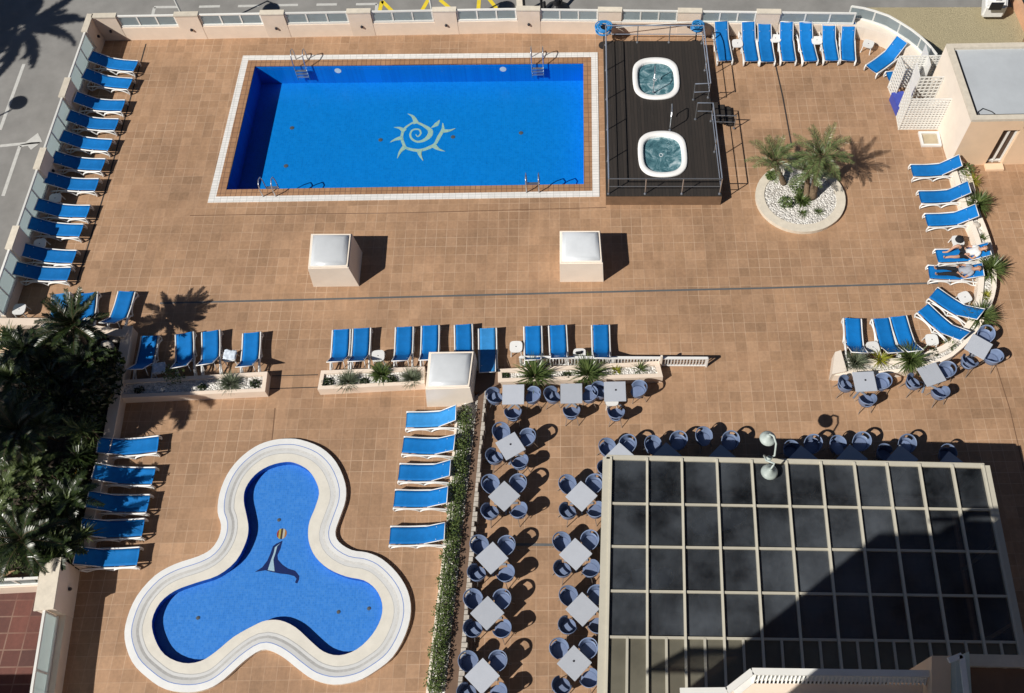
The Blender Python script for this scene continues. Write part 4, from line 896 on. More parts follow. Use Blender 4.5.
for a in [(175,375,PZ,'leafy',.62,'loose green bush over the left end of the garden end planter'),(230,382,PZ,'grey',.42,'silvery grey bush in the garden end planter'),(202,387,PZ,'dark',.22,'small dark tuft left of the silvery bush in the garden end planter'),(254.5,383.5,PZ,'dark',.28,'low dark clump at the right tip of the garden end planter'),(139,390,PZ,'dark',.26,'low dark clump in the shaded left end of the garden end planter'),
 (327.5,382,PZ,'dark',.30,'dark round clump at the left tip of the middle planter'),(347.8,381,PZ,'grey',.40,'silvery grey bush near the left of the middle planter'),(364,381.5,PZ,'dark',.24,'small dark tuft between silver and green bushes in the middle planter'),(380.8,373,PZ,'spiky',.42,'green leafy tuft rising in the centre of the middle planter'),(392,380,PZ,'dark',.26,'dark green clump right of centre in the middle planter'),(411,378,PZ,'grey',.40,'silvery grey bush beside the middle skylight box'),
 (534.6,374,PZ,'spiky',.70,'big green spiky plant at the left of the long planter above the tables'),(588,372,PZ,'spiky',.68,'big green spiky plant in the centre of the long planter above the tables'),(566,375,PZ,'dark',.26,'small dark clump between the two big spiky plants'),(616.4,370,PZ,'yellow',.26,'small yellow green rosette in the long planter above the tables'),(640,368,PZ,'small',.40,'thin upright green plant at the right end of the long planter above the tables'),(505,375,PZ,'dark',.22,'low greyish clump at the left tip of the long planter above the tables'),
 (967,170,.3,'leafy',.42,'green bush at the upper tip of the curved planter by the ochre building'),(973.5,180,.3,'yellow',.45,'yellow green plant near the upper tip of the curved planter'),(978.6,202,.3,'spiky',.55,'big green spiky plant in the upper part of the curved planter'),(983.6,238,.3,'small',.28,'small green tuft beside the person in white in the curved planter'),(992,268,.3,'spiky',.60,'large round spiky plant on the outer bend of the curved planter'),(986.5,295,.3,'yellow',.30,'small bright yellow green rosette in the curved planter'),(981.5,315.5,.3,'spiky',.62,'big spiky plant where the curved planter turns toward the left'),(934,352,.3,'dark',.30,'small dome shaped green cushion plant in the curved planter'),(912,358,.5,'spiky',.62,'wide green plant with narrow leaves behind two lounger heads'),(880.8,358,.5,'yellow',.50,'yellow green leafy plant beside a boulder in the curved planter'),(856,361,.5,'grey',.48,'silvery grey bush at the left tip of the curved planter'),(951,344,.3,'small',.36,'thin dark twiggy plant along the lower bend of the curved planter'),
 (785.4,203,.13,'leafy',.42,'bright green bush at the lower left of the round planter'),(798,189,.13,'leafy',.45,'dark green bush in the middle of the round planter'),(771,176,.13,'leafy',.30,'small green bush behind the leaning palm of the round planter'),(802.6,213,.13,'small',.26,'small green tuft on the white pebbles of the round planter'),(818.6,211.5,.13,'small',.26,'small green tuft near the right rim of the round planter'),(802,200,.13,'spiky',.32,'brownish green rosette at the foot of the bigger palm')]:
    plant(*a[:5],a[5])
# hedge in the strip
def hedge(i,n):
    t=(i+.5)/n; y0,y1=410,690; v=y0+(y1-y0)*t
    def X(v): return 467+(v-407)*(455.5-467)/110 if v<517 else 455.5+(v-517)*(434-455.5)/183
    x,y=G(X(v),v,.35); e=empty('hedge_bush','leafy green bush in the narrow hedge bed, %s from the skylight box'%ordn(i),'bush',(x,y,.2),0,'bushes of the hedge strip')
    mb=MB(); leafy(mb,(x,y,.2),520,.29,.56,.58,.085); leafy(mb,(x-.1,y+random.uniform(-.2,.2),.35),90,.26,.25,.45,.09); rel(mb.obj('foliage','leafmid'),e)
    st=MB()
    for k in range(4): st.tube([(x+random.uniform(-.1,.1),y+random.uniform(-.3,.3),.15),(x+random.uniform(-.15,.15),y+random.uniform(-.35,.35),.55)],.012,4)
    rel(st.obj('stem','twig'),e)
for i in range(12): hedge(i,12)
# ---- palms
def frond(mb,c,az,el,L,droop,leaf,nl=22,wd=.03,spread=1.1,rib=None):
    x,y,z=c;e=el;seg=10;P=[]
    for k in range(seg+1):
        P.append(Vector((x,y,z))); x+=L/seg*cos(e)*cos(az); y+=L/seg*cos(e)*sin(az); z+=L/seg*sin(e); e-=droop/seg
    (rib or mb).tube(P,.012,4,rs=[.016*(1-.8*k/seg)+.003 for k in range(seg+1)])
    for i in range(nl):
        t=.14+.86*i/(nl-1); q=t*seg;k=min(int(q),seg-1); p=P[k].lerp(P[k+1],q-k); d=(P[k+1]-P[k]).normalized(); s=d.cross(Vector((0,0,1))); 
        if s.length<1e-4: s=Vector((-sin(az),cos(az),0))
        s.normalize(); up=s.cross(d)
        ll=leaf*(.35+.65*sin(pi*min(1,t*.9+.12)))*random.uniform(.85,1.1)
        for sg in (-1,1):
            v=(s*sg*cos(.5)+d*spread*.75+up*random.uniform(.05,.45)).normalized()*ll; n=d.cross(v).normalized(); h=v.cross(n).normalized()*wd/2
            m=p+v*.5-Vector((0,0,.01)); t2=p+v-Vector((0,0,ll*.18))
            mb.add([p-h*.7,p+h*.7,m+h,t2,m-h],[(0,1,2,3,4)])
def palm(base,top,n,L,leaf,label,m='leafpalm',tr=.11,wd=.03,droop=(.8,1.5),nl=22,el=(.15,1.4),name='palm_tree'):
    e=empty(name,label,'palm',base); b=Vector(base);t=Vector(top); mb=MB(); P=[];rs=[]
    for k in range(13):
        s=k/12; p=b.lerp(t,s)+Vector((0,0,0)); P.append(p); rs.append(tr*(1.15-.25*s)*(1+(.10 if k%2 else -.06)))
    mb.tube(P,tr,9,rs=rs); rel(mb.obj('trunk','trunk',None,True),e)
    mb=MB(); rib=MB()
    for k in range(n):
        az=k*2.39996+random.uniform(-.2,.2); s=(k+.5)/n; frond(mb,top,az,el[1]-(el[1]-el[0])*s+random.uniform(-.08,.08),L*random.uniform(.82,1.08),random.uniform(*droop),leaf,nl,wd,rib=rib)
    cr=rel(mb.obj('crown',m),e); rb=rib.obj('frond_ribs','twig'); rb.parent=cr; rb.matrix_parent_inverse=Matrix.Identity(4); return e
def at(u,v,z): return (*G(u,v,z),z)
palm(at(784,184,.13),at(774,162,1.15),18,1.15,.28,'small slender palm leaning over the left rim of the round planter',tr=.10,wd=.022,el=(.3,1.45),droop=(.5,1.1))
palm(at(812,198,.13),at(821,158,2.0),22,1.3,.28,'larger feathery palm at the right of the round planter',tr=.13,wd=.026,el=(.05,1.4),droop=(.6,1.2))
palm(at(806,199,.13),at(808,174,1.0),14,1.0,.28,'second stem of feathery palm in the centre of the round planter',tr=.10,wd=.022,el=(.3,1.4),droop=(.5,1.0))
# garden palms
palm(at(84,350,.35),at(74,325,2.3),28,1.25,.28,'dark palm with radiating crown reaching over three loungers above the garden','leafdark',.16,.035,(.2,.7),26,(.0,1.35))
gpal=[(18,430,2.0,'dark palm at the left edge of the garden, level with the first wall row lounger'),(24,540,1.7,'dark arching palm in the lower part of the garden above the yard')]
for u,v,h,l in gpal:
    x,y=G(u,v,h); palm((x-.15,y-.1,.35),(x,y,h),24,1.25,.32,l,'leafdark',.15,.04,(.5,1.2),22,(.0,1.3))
rg=random.Random(5)
spots=[(8,345),(28,352),(45,345),(52,370),(14,380),(36,395),(60,410),(86,365),(100,365),(6,415),(45,430),(82,415),(12,450),(34,470),(62,480),(80,455),(8,490),(30,505),(56,515),(74,500),(14,550),(44,555),(62,548),(96,385),(90,432),(0,525),(20,362),(70,535)]
for i,(u,v) in enumerate(spots):
    z=.35; hgt=rg.uniform(.9,1.7); x,y=G(u,v,z+hgt*.6)
    col='upper' if v<400 else ('middle' if v<480 else 'lower'); side='left' if u<35 else ('centre' if u<68 else 'right')
    kind=i%3; e=empty('garden_shrub','%s, %s %s of the dark garden, %s from the top'%(['dark shrub with long blade leaves','dark cycad with arching fronds','broad leaved dark green shrub'][kind],col,side,ordn(sum(1 for (a,b_) in spots[:i] if (('upper' if b_<400 else ('middle' if b_<480 else 'lower')),('left' if a<35 else ('centre' if a<68 else 'right')))==(col,side)))),'shrub',(x,y,z),0,'shrubs of the dark garden')
    mb=MB()
    if kind==0:
        for k in range(5): tuft(mb,(x+rg.uniform(-.35,.35),y+rg.uniform(-.35,.35),z+hgt*rg.uniform(.3,.8)),45,.62,.045,.0,1.5,1.0,.05)
    elif kind==1:
        for k in range(17): frond(mb,(x,y,z+hgt*.75),k*2.4,1.3-1.2*k/17,rg.uniform(.75,1.1),1.0,.26,16,.045)
    else: leafy(mb,(x,y,z),420,.75,.75,hgt,.2)
    rel(mb.obj('foliage','leafgarden' if (u<20 or rg.random()<.3) else 'leafdark'),e)  # leaves at the left edge coloured lighter, as if sunlit
    st=MB(); 
    for k in range(3): st.tube([(x,y,z-.05),(x+rg.uniform(-.3,.3),y+rg.uniform(-.3,.3),z+hgt*.8)],.025,5)
    rel(st.obj('stem','twig'),e)
for i,(u,v,l) in enumerate([(46,545,'orange flowering clump above the yard wall'),(75,475,'pinkish flowering clump beside the retaining wall')]):
    x,y=G(u,v,.9); e=empty('flowering_plant',l,'plant',(x,y,.35)); mb=MB(); leafy(mb,(x,y,.35),120,.3,.3,.5,.12); rel(mb.obj('foliage','leafmid'),e); mb=MB(); leafy(mb,(x,y,.7),40,.28,.28,.25,.07); rel(mb.obj('blossom','flower'),e)
def rock(u,v,z,s,label=None,seed=0):
    rr=random.Random(seed); x,y=G(u,v,z+s*.4); bm=bmesh.new(); bmesh.ops.create_icosphere(bm,subdivisions=2,radius=s)
    ph=[rr.uniform(0,6) for _ in range(6)]
    for w_ in bm.verts:
        c=w_.co; k=1+.22*sin(c.x/s*2.3+ph[0])*cos(c.y/s*2.9+ph[1])+.14*sin(c.z/s*4+ph[2]); w_.co=Vector((c.x*k*rr.uniform(.97,1.03),c.y*k*.85,c.z*k*.65))
    me=bpy.data.meshes.new('boulder'); bm.to_mesh(me); bm.free(); me.materials.append(M['rock']); me.shade_flat()
    o=bpy.data.objects.new('boulder',me); COL.objects.link(o); o.location=(x,y,z+s*.35); tag(o,label,'rock','pale boulders in the planting beds')
rk=[(34,563,.34,.24,'boulder above the yard wall, leftmost of four'),(43,561,.34,.2,'boulder above the yard wall, second of four'),(53,559,.34,.24,'boulder above the yard wall, third of four'),(62,556,.34,.22,'boulder above the yard wall, nearest the retaining wall'),(99,352,.35,.22,'grey boulder at the top of the garden beside the palm trunk'),(108,346,.35,.26,'larger grey boulder at the top right of the garden'),(115,338,.35,.2,'pale boulder just under the upper garden wall'),(101,387,.35,.26,'boulder halfway along the retaining wall'),(97,398,.35,.24,'boulder below the one halfway along the retaining wall'),(92,418,.35,.2,'small boulder near the first wall row lounger'),(66,516,.35,.22,'pale boulder in the lower right of the garden'),(883.5,361,.3,.17,'round pale boulder in the curved planter beside the yellow green plant'),(976,225,.3,.15,'pale boulder in the curved planter above the small tuft'),(985,249,.3,.16,'pale boulder in the curved planter above the outer bend'),(960,330,.3,.15,'pale boulder in the curved planter lower bend'),(806,186,.13,.2,'pale boulder between the palms of the round planter'),(957,166,.3,.18,'squared pale boulder at the upper tip of the curved planter'),(791,159,.0,.18,'rounded pale stone behind the round planter rim')]
for i,a in enumerate(rk): rock(*a[:4],a[4],i)
# off frame palms on the street and in the garden, whose shadows are seen
S=(cos(AZ),sin(AZ))
def palm_shadow(u,v,h,z0,L,leaf,label,n=30,m='leafdark'):
    g=G(u,v,z0); x,y=g[0]-S[0]*h,g[1]-S[1]*h; palm((x,y,z0),(x,y,z0+h),n,L,leaf,label,m,.2,.08,(1.0,1.6),34,(-.35,1.1))
palm_shadow(8,34,9,SZ,2.8,.42,'tall street palm left of the frame throwing its shadow on the road',36)
palm_shadow(-10,-2,8,SZ,2.7,.6,'second street palm left of the frame near the far corner',30)
palm_shadow(150,395,6.6,.35,1.7,.45,'tall garden palm left of the frame shading the first wall row lounger',26)
palm_shadow(70,400,7.5,.35,2.6,.5,'tall garden palm beyond the left edge shading the upper garden',34)
# ================================================================ STREET LAMPS AND TERRACE LAMP
def street_lamp(us,vs,base,label):
    g=GS(us,vs); h=(g[0]-base[0])/cos(AZ)-.25; hx,hy=g[0]-S[0]*h,g[1]-S[1]*h; px,py=base
    e=empty('street_lamp',label,'street lamp',(px,py,SZ),0,'street lamps along the road')
    mb=MB(); mb.tube([(px,py,SZ),(px,py,SZ+h-.1)],.045,8,rs=[.05,.04]); rel(mb.obj('pole','wpaint'),e)
    mb=MB(); mb.tube([(px,py,SZ+h-.12),lerp((px,py,SZ+h+.08),(hx,hy,SZ+h+.08),.5),(hx,hy,SZ+h)],.03,6); rel(mb.obj('arm','wpaint'),e)
    mb=MB(); mb.lathe([(.36,-.10),(.38,-.06),(.28,.02),(.12,.09),(.04,.12)],20,(hx,hy,SZ+h)); rel(mb.obj('lamp_head','black',None,True),e)
street_lamp(270,9.5,G(182,15,.55),'slim white street lamp behind the second pier of the far wall, head above the frame')
street_lamp(505.5,7.5,G(432.5,14,.55),'slim white street lamp behind the fifth pier of the far wall, head above the frame')
g_=GS(15.5,104); street_lamp(15.5,104,(g_[0]-4.6,g_[1]-3.6),'street lamp standing outside the left edge that throws a disc shadow on the road')
mb=MB(); mb.prism(GL([(517,12),(523,12),(522,-8),(516,-8)],SZ),SZ,SZ+.1); struct(mb.obj('kerb','cap'))
bk=empty('bicycle_rack','black metal rack and bollards just behind the wall left of the spa deck','rack',(*GS(548,4),SZ))
for i,(u,v,h) in enumerate([(524.5,9,.9),(542,11.5,.9),(545,11.5,.7)]):
    x,y=GS(u,v+3); mb=MB(); mb.tube([(x,y,SZ),(x,y,SZ+h)],.06,8); rel(mb.obj('bollard','black'),bk)
x,y=GS(557,10); mb=MB(); mb.lathe([(.55,.02),(.5,.1),(.16,.35),(.1,.55)],14,(x,y,SZ)); mb.tube([(x+.15,y,SZ+.3),(x+.25,y+.5,SZ+.8)],.08,8); rel(mb.obj('base_frame','black'),bk)
# terrace twin lamp
lt=empty('terrace_lamp','twin headed lamp post with grey dish shades rising beside the glass roof edge','lamp post',(*G(783,476,0),0))
lx,ly=G(769.5,457,3.10)
M['shade']=mat('weathered_lamp_shade',(.40,.46,.44),.5,var=.12,scale=8)
lt.location=(lx,ly,0)
mb=MB(); mb.tube([(lx,ly,0),(lx,ly,3.10)],.055,10,rs=[.07,.045]); mb.lathe([(.09,0),(.09,.3),(.05,.36)],10,(lx,ly,2.70)); rel(mb.obj('pole','shade',None,True),lt)
h1=at(768,438,3.2); h2=at(769.5,471.5,3.2)
for hh,sg in ((h1,1),(h2,-1)):
    mb=MB(); P=[(lx,ly,2.85),(lx+.16*sg,ly+.05,3.10),(lx+.28*sg*.6,ly+(hh[1]-ly)*.5,3.45),((hh[0]+.10),hh[1]-(.1*sg),3.57),(hh[0]+.01,hh[1],3.50),(hh[0],hh[1],3.33)]
    P=[tuple(cv) for cv in P]; Q=[]
    for i in range(len(P)-1):
        for k in range(3): Q.append(lerp(P[i],P[i+1],k/3))
    Q.append(P[-1]); mb.tube(Q,.03,6); rel(mb.obj('arm','shade',None,True),lt)
    mb=MB(); mb.lathe([(.24,-.06),(.25,-.03),(.20,.03),(.09,.09),(.07,.17),(.03,.2)],20,hh); rel(mb.obj('lamp_shade','shade',None,True),lt)
# ================================================================ GLASS ROOF
RZ=2.95
gr=empty('glass_room','large smoked glass roof on a pale metal grid covering the lower right','glass room',(*G(610,457,RZ),0))
A=G(606.5,457.5,RZ);Bc=G(984,466,RZ);D=G(601,693,RZ); Cc=G(1024,693,RZ)
C1=G(1018.5,640,RZ); D1=G(604.5,637,RZ)
rows_px=[(457.5,466),(503.5,510),(546.5,552),(591,596.5),(637,642.5)]
def lft(v): return G(606.5+(601-606.5)*(v-457.5)/235.5,v,RZ)
def rgt(v): return G(984+(1018.5-984)*(v-466)/174,v,RZ)
RL=[(lft(a),rgt(c)) for a,c in rows_px]; ve=[lft(706),rgt(712)]
top_u=[0.012,.108,.2,.293,.385,.477,.568,.656,.742,.828,.914,.995]
fr=MB()
full=RL+[(ve[0],ve[1])]
for k,t in enumerate(top_u):
    p=lerp(*RL[0],t);q=lerp(*full[-1],t); fr.beam((*p,RZ+.03),(*q,RZ+.03),.066,.12)
rel(fr.obj('roof_bars','alframe'),gr)
fr=MB()
for i,(p,q) in enumerate(RL): fr.beam((*p,RZ-.005),(*q,RZ-.005),.15 if i in (0,) else .07,.09)
p,q=full[-1]
for t in [(top_u[i]+top_u[i+1])/2 for i in range(11)]: a=lerp(*RL[4],t);c=lerp(*full[5],t); fr.beam((*a,RZ+.01),(*c,RZ+.01),.07,.08)
rel(fr.obj('cross_bars','alframe'),gr)
fr=MB()
Lw=offset([RL[0][0],full[-1][0]],-.0,False); fr.beam((*Lw[0],RZ-.05),(*Lw[1],RZ-.05),.22,.2)
Rw=offset([RL[0][1],full[-1][1]],.04,False); fr.beam((*Rw[0],RZ-.05),(*Rw[1],RZ-.05),.22,.2)
Tw=offset([RL[0][0],RL[0][1]],.0,False); fr.beam((*Tw[0],RZ-.03),(*Tw[1],RZ-.03),.12,.16)
rel(fr.obj('gutter','alframe'),gr)
for r in range(5):
    for k in range(11):
        a=lerp(*full[r],top_u[k]);b_=lerp(*full[r],top_u[k+1]);c=lerp(*full[r+1],top_u[k+1]);d=lerp(*full[r+1],top_u[k])
        mb=MB(); z=RZ-.02+random.uniform(-.003,.003); mb.add([(*a,z),(*b_,z+random.uniform(-.01,.01)),(*c,z+random.uniform(-.01,.01)),(*d,z)],[(3,2,1,0)]); rel(mb.obj('glass_pane','glassroof' if r<4 else 'filmglass'),gr)
for p,q in ((full[0][0],full[-1][0]),(full[0][0],full[0][1]),(full[0][1],full[-1][1])):
    n=max(3,int(math.dist(p,q)/2.))
    for k in range(n+1):
        a=lerp(p,q,k/n); mb=MB(); mb.box((a[0],a[1],RZ/2-.05),(.09,.09,RZ-.1)); rel(mb.obj('post','alframe'),gr)
    mb=MB(); mb.beam((*p,RZ/2-.06),(*q,RZ/2-.06),.012,RZ-.2); rel(mb.obj('side_glass','sideglass'),gr)
fl=[full[0][0],full[0][1],full[-1][1],full[-1][0]]
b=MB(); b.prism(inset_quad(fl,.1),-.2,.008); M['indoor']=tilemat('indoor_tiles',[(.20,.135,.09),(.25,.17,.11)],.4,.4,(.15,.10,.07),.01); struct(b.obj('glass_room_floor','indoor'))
# ================================================================ OCHRE BUILDING, UPPER RIGHT
bh=2.5
p0=G(945.5,46,bh);p1=G(971,122,bh); dx=(p1[0]-p0[0]); W_=14
bd=empty('service_building','cream and ochre flat roofed building with grey roof at the upper right edge','building',(p1[0],p1[1],0))
q=[p0,(p0[0]+W_,p0[1]+.05),(p1[0]+W_,p1[1]+.05),p1]
mb=MB(); n=4; qq=q
mb.add([(*q[0],0),(*q[3],0),(*q[3],bh),(*q[0],bh)],[(0,1,2,3)]); rel(mb.obj('side_wall','creamlt'),bd)
# front wall with a door opening
gx0,gx1=G(984.5,165)[0],G(1001,165)[0]
def fy(x): return p1[1]+(x-p1[0])/W_*.05
mb=MB()
for a,c,z0,z1 in ((p1[0],gx0,0,bh),(gx1,p1[0]+W_,0,bh),(gx0,gx1,2.0,bh)): mb.prism([(a,fy(a)),(c,fy(c)),(c,fy(c)+.25),(a,fy(a)+.25)],z0,z1)
rel(mb.obj('front_wall','ochre'),bd)
mb=MB(); mb.box(((gx0+gx1)/2,fy(gx0)+.2,1.0),(gx1-gx0,.04,2.0)); d=rel(mb.obj('door','darkbrown'),bd)
mb=MB()
for xx in (gx0+.04,(gx0+gx1)/2,gx1-.04): mb.box((xx,fy(gx0)+.15,1.0),(.06,.06,2.0))
mb.box(((gx0+gx1)/2,fy(gx0)+.15,.1),(gx1-gx0-.08,.05,.1)); f=mb.obj('door_frame','wpaint'); f.parent=d; f.matrix_parent_inverse=Matrix.Identity(4)
mb=MB(); mb.box(((gx0+gx1)/2,fy(gx0)-.16,.05),(gx1-gx0+.05,.30,.10)); rel(mb.obj('door_step','ochre'),bd)
mb=MB(); iq_=inset_quad(q,.22); rel(fillmesh([q,iq_],bh+.12,'parapet','cap',thick=.118),bd); rel(fillmesh([iq_],bh+.01,'roof','roofgrey'),bd)
mb=MB(); g0=inset_quad(q,.30); mb.tube([(*g0[0],bh+.03),(*g0[3],bh+.03)],.035,6); mb.tube([(g0[3][0]+.05,g0[3][1],bh+.03),(g0[3][0]+6,g0[3][1]+.02,bh+.03)],.02,6); rel(mb.obj('roof_gutter','black'),bd)
c0=G(981,120,bh); mb=MB(); mb.tube([(c0[0],c0[1],bh+.03),(c0[0]-.05,c0[1]+.35,bh+.05),(c0[0]+.15,c0[1]+.5,bh+.06),(c0[0]+.45,c0[1]+.35,bh+.05),(c0[0]+.7,c0[1]+.05,bh+.03)],.018,6); rel(mb.obj('roof_cable','black',None,True),bd)
x=gx1+.12; mb=MB(); mb.box((x,fy(x)-.12,2.2),(.16,.22,.12)); mb.tube([(x,fy(x)-.05,2.2),(x+.05,fy(x)-.3,2.35)],.04,8); tag(mb.obj('wall_lamp','black'),'small black lamp fixed to the ochre wall right of the door','lamp')
# lattice shower screens
M['lattice']=mat('white_lattice',(.72,.72,.69),.5,var=.04)
ls=empty('lattice_screen','white lattice shower enclosure leaning on the cream building at upper right','screen',(*G(898.5,129.5),0))
def lattice(a,c,h,dense=.13,name='lattice_panel',gap=True):
    mb=MB(); L_=math.dist(a,c); n=max(2,int(L_/dense)); m=int(h/dense)
    for k in range(n+1): p=lerp(a,c,k/n); ang=math.atan2(c[1]-a[1],c[0]-a[0]); mb.box((*p,h/2),(.055,.03,h),ang)
    for k in range(m+1): z=.03+(h-.06)*k/m; mb.beam((*a,z),(*c,z),.035,.055)
    return rel(mb.obj(name,'lattice'),ls)
LH=1.75
pA=G(898.5,129.5);pB=G(942,129.5); lattice(pA,pB,LH)
pC=G(896,114); lattice(pA,pC,LH,.16)
pD=G(893,100.5);pE=G(888,87.5); lattice(pD,pE,LH,.16)
pF=(G(938,87.5)[0],pE[1]); lattice(pE,pF,LH)
p1_=(lerp(pC,pB,.25)[0]+.1,pD[1]); lattice((p1_[0],pC[1]+.3),(pB[0]-.1,pC[1]+.3),LH,.16)
p2_=(p1_[0],pC[1]+1.1); 
for (a,c) in (((p1_[0],pC[1]+.3),p2_),):
    mb=MB(); mb.beam((*a,LH/2),(*c,LH/2),.03,LH-.1); rel(mb.obj('solid_panel','plastic'),ls)
mb=MB(); mb.beam((p2_[0]+.5,p2_[1]-.2,.95),(p2_[0]+.5,p2_[1]+.9,.95),.03,1.6); rel(mb.obj('solid_panel','plastic'),ls)
M['bluep']=mat('violet_blue_plastic',(.06,.09,.45),.5)
x,y=G(899.5,104,.2); mb=MB(); mb.box((x,y,.22),(.5,.9,.44),.15); tag(mb.obj('storage_crate','bluep',bevel=.02),'violet blue crate seen through the opening of the lattice shower screen','crate')
sh=empty('shower_tray','square beige shower tray with white kerb in front of the lattice screen','shower tray',(*G(930,138),0))
q=GL([(918.5,131.2),(939,131.2),(942,145.5),(922,145.5)],.1); rel(fillmesh([q,inset_quad(q,.09)],.1,'kerb','plastic',thick=.1),sh); M['tray']=mat('beige_tray',(.40,.34,.24),.5,var=.1); rel(fillmesh([inset_quad(q,.09)],.03,'basin','tray'),sh)
# ================================================================ HOTEL BELOW THE CAMERA
ho=empty('hotel_building','hotel with cream balconies and slatted screens at the bottom right edge','building',(3,-1,0))
HP=G(764,626,RZ); HX=HP[0]-(HP[1]+.5)/math.tan(AZ); HT=RZ+(G(940,532,RZ)[1]+.5)*math.tan(EL)/sin(AZ)
mb=MB(); mb.prism([(HX,-.5),(-.8,-.5),(-.8,-12),(HX,-12)],0,HT); mb.prism([(-.8,-.5),(34,-.5),(34,-12),(-.8,-12)],0,26); rel(mb.obj('facade','cream'),ho)
# open louvred canopy on the left flank of the hotel; its striped shade falls on the glass roof
mb=MB(); k_=(13.-RZ)/math.tan(EL); cq=[(a-k_*cos(AZ),b_-k_*sin(AZ),13.) for a,b_ in GL([(648,670),(683,651),(745,651),(722,672)],RZ)]
for t in range(15): a_=lerp(cq[0],cq[3],t/14); b_=lerp(cq[1],cq[2],t/14); mb.beam(a_,b_,.055,.03)
mb.beam(cq[1],cq[2],.16,.06); mb.beam(cq[0],cq[3],.10,.06); mb.beam((cq[3][0],cq[3][1],13.05),(HX+.1,-.6,13.05),.12,.06); rel(mb.obj('louvred_canopy','wpaint'),ho)
mb=MB(); mb.prism([(-40,-10),(-19.5,-10),(-19.5,2.5),(-40,2.5)],0,4.6); rel(mb.obj('shading_wing','cream'),ho)  # unseen block added to cast shade over the red yard
BZ=13.
def bl(pts,z0,z1,name,m,zz=BZ):
    mb=MB(); mb.prism(GL(pts,zz),z0,z1); return rel(mb.obj(name,m),ho)
bl([(749,680),(808,680),(945,681),(945,760),(690,760),(722,692.5)],BZ-1.6,BZ-.35,'balcony_slab','cream')
def rail_px(pts,z,wd,ht,name,m):
    mb=MB(); P=GL(pts,z)
    for i in range(len(P)-1): mb.beam((*P[i],z),(*P[i+1],z),wd,ht)
    return rel(mb.obj(name,m),ho)
rail_px([(680,691.5),(727,691),(752,671.5),(944,674)],BZ,.11,.06,'balcony_rail','wpaint'); rail_px([(735,693),(756,676.5),(944,679.5)],BZ-.18,.12,.05,'lower_rail','wpaint')
mb=MB(); P=GL([(756,674.5),(944,676.8)],BZ-.08)
for k in range(46): a=lerp(P[0],P[1],k/46); mb.beam((a[0],a[1]+.04,BZ-.05),(a[0]-.05,a[1]-.12,BZ-.16),.025,.05)
rel(mb.obj('rail_slats','wpaint'),ho)
bl([(929,657.5),(948,657.5),(948,760),(929,760)],BZ-3,BZ+.15,'partition_wall','ochre')
bl([(948.5,661),(962,655.5),(968,760),(951,760)],BZ-3,BZ+.35,'glass_screen','frost')
rail_px([(948.5,660.5),(961.5,655.5),(967,700)],BZ+.37,.09,.06,'screen_frame','wpaint')
bl([(964,666),(1060,669),(1060,760),(964,760)],BZ-3,BZ-.1,'lower_terrace','walltop'); rail_px([(963,660.5),(1060,662.5)],BZ,.2,.1,'ledge','cap')
# ================================================================ PEOPLE
def skin_body(name,joints,edges,m,parent=None,sub=2):
    """joints: name->(pos, radius)"""
    ks=list(joints); me=bpy.data.meshes.new(name); me.from_pydata([joints[k][0] for k in ks],[(ks.index(a),ks.index(b_)) for a,b_ in edges],[])
    o=bpy.data.objects.new(name,me); COL.objects.link(o); md=o.modifiers.new('skin','SKIN'); md.use_smooth_shade=True
    for i,k in enumerate(ks):
        r=joints[k][1]; me.skin_vertices[0].data[i].radius=(r,r) if not isinstance(r,tuple) else r; me.skin_vertices[0].data[i].use_root=(i==0)
    s=o.modifiers.new('smooth','SUBSURF'); s.levels=sub; s.render_levels=sub; me.materials.append(M[m])
    dg=bpy.context.evaluated_depsgraph_get(); m2=bpy.data.meshes.new_from_object(o.evaluated_get(dg)); o.modifiers.clear(); o.data=m2
    if not m2.materials: m2.materials.append(M[m])
    m2.shade_smooth()
    if parent: o.parent=parent
    return o
M['skin']=mat('skin',(.48,.27,.18),.55,var=.06,scale=9); M['hair']=mat('dark_hair',(.018,.012,.010),.7,var=.3,scale=30); M['redsh']=mat('red_shoe',(.35,.02,.04),.6)
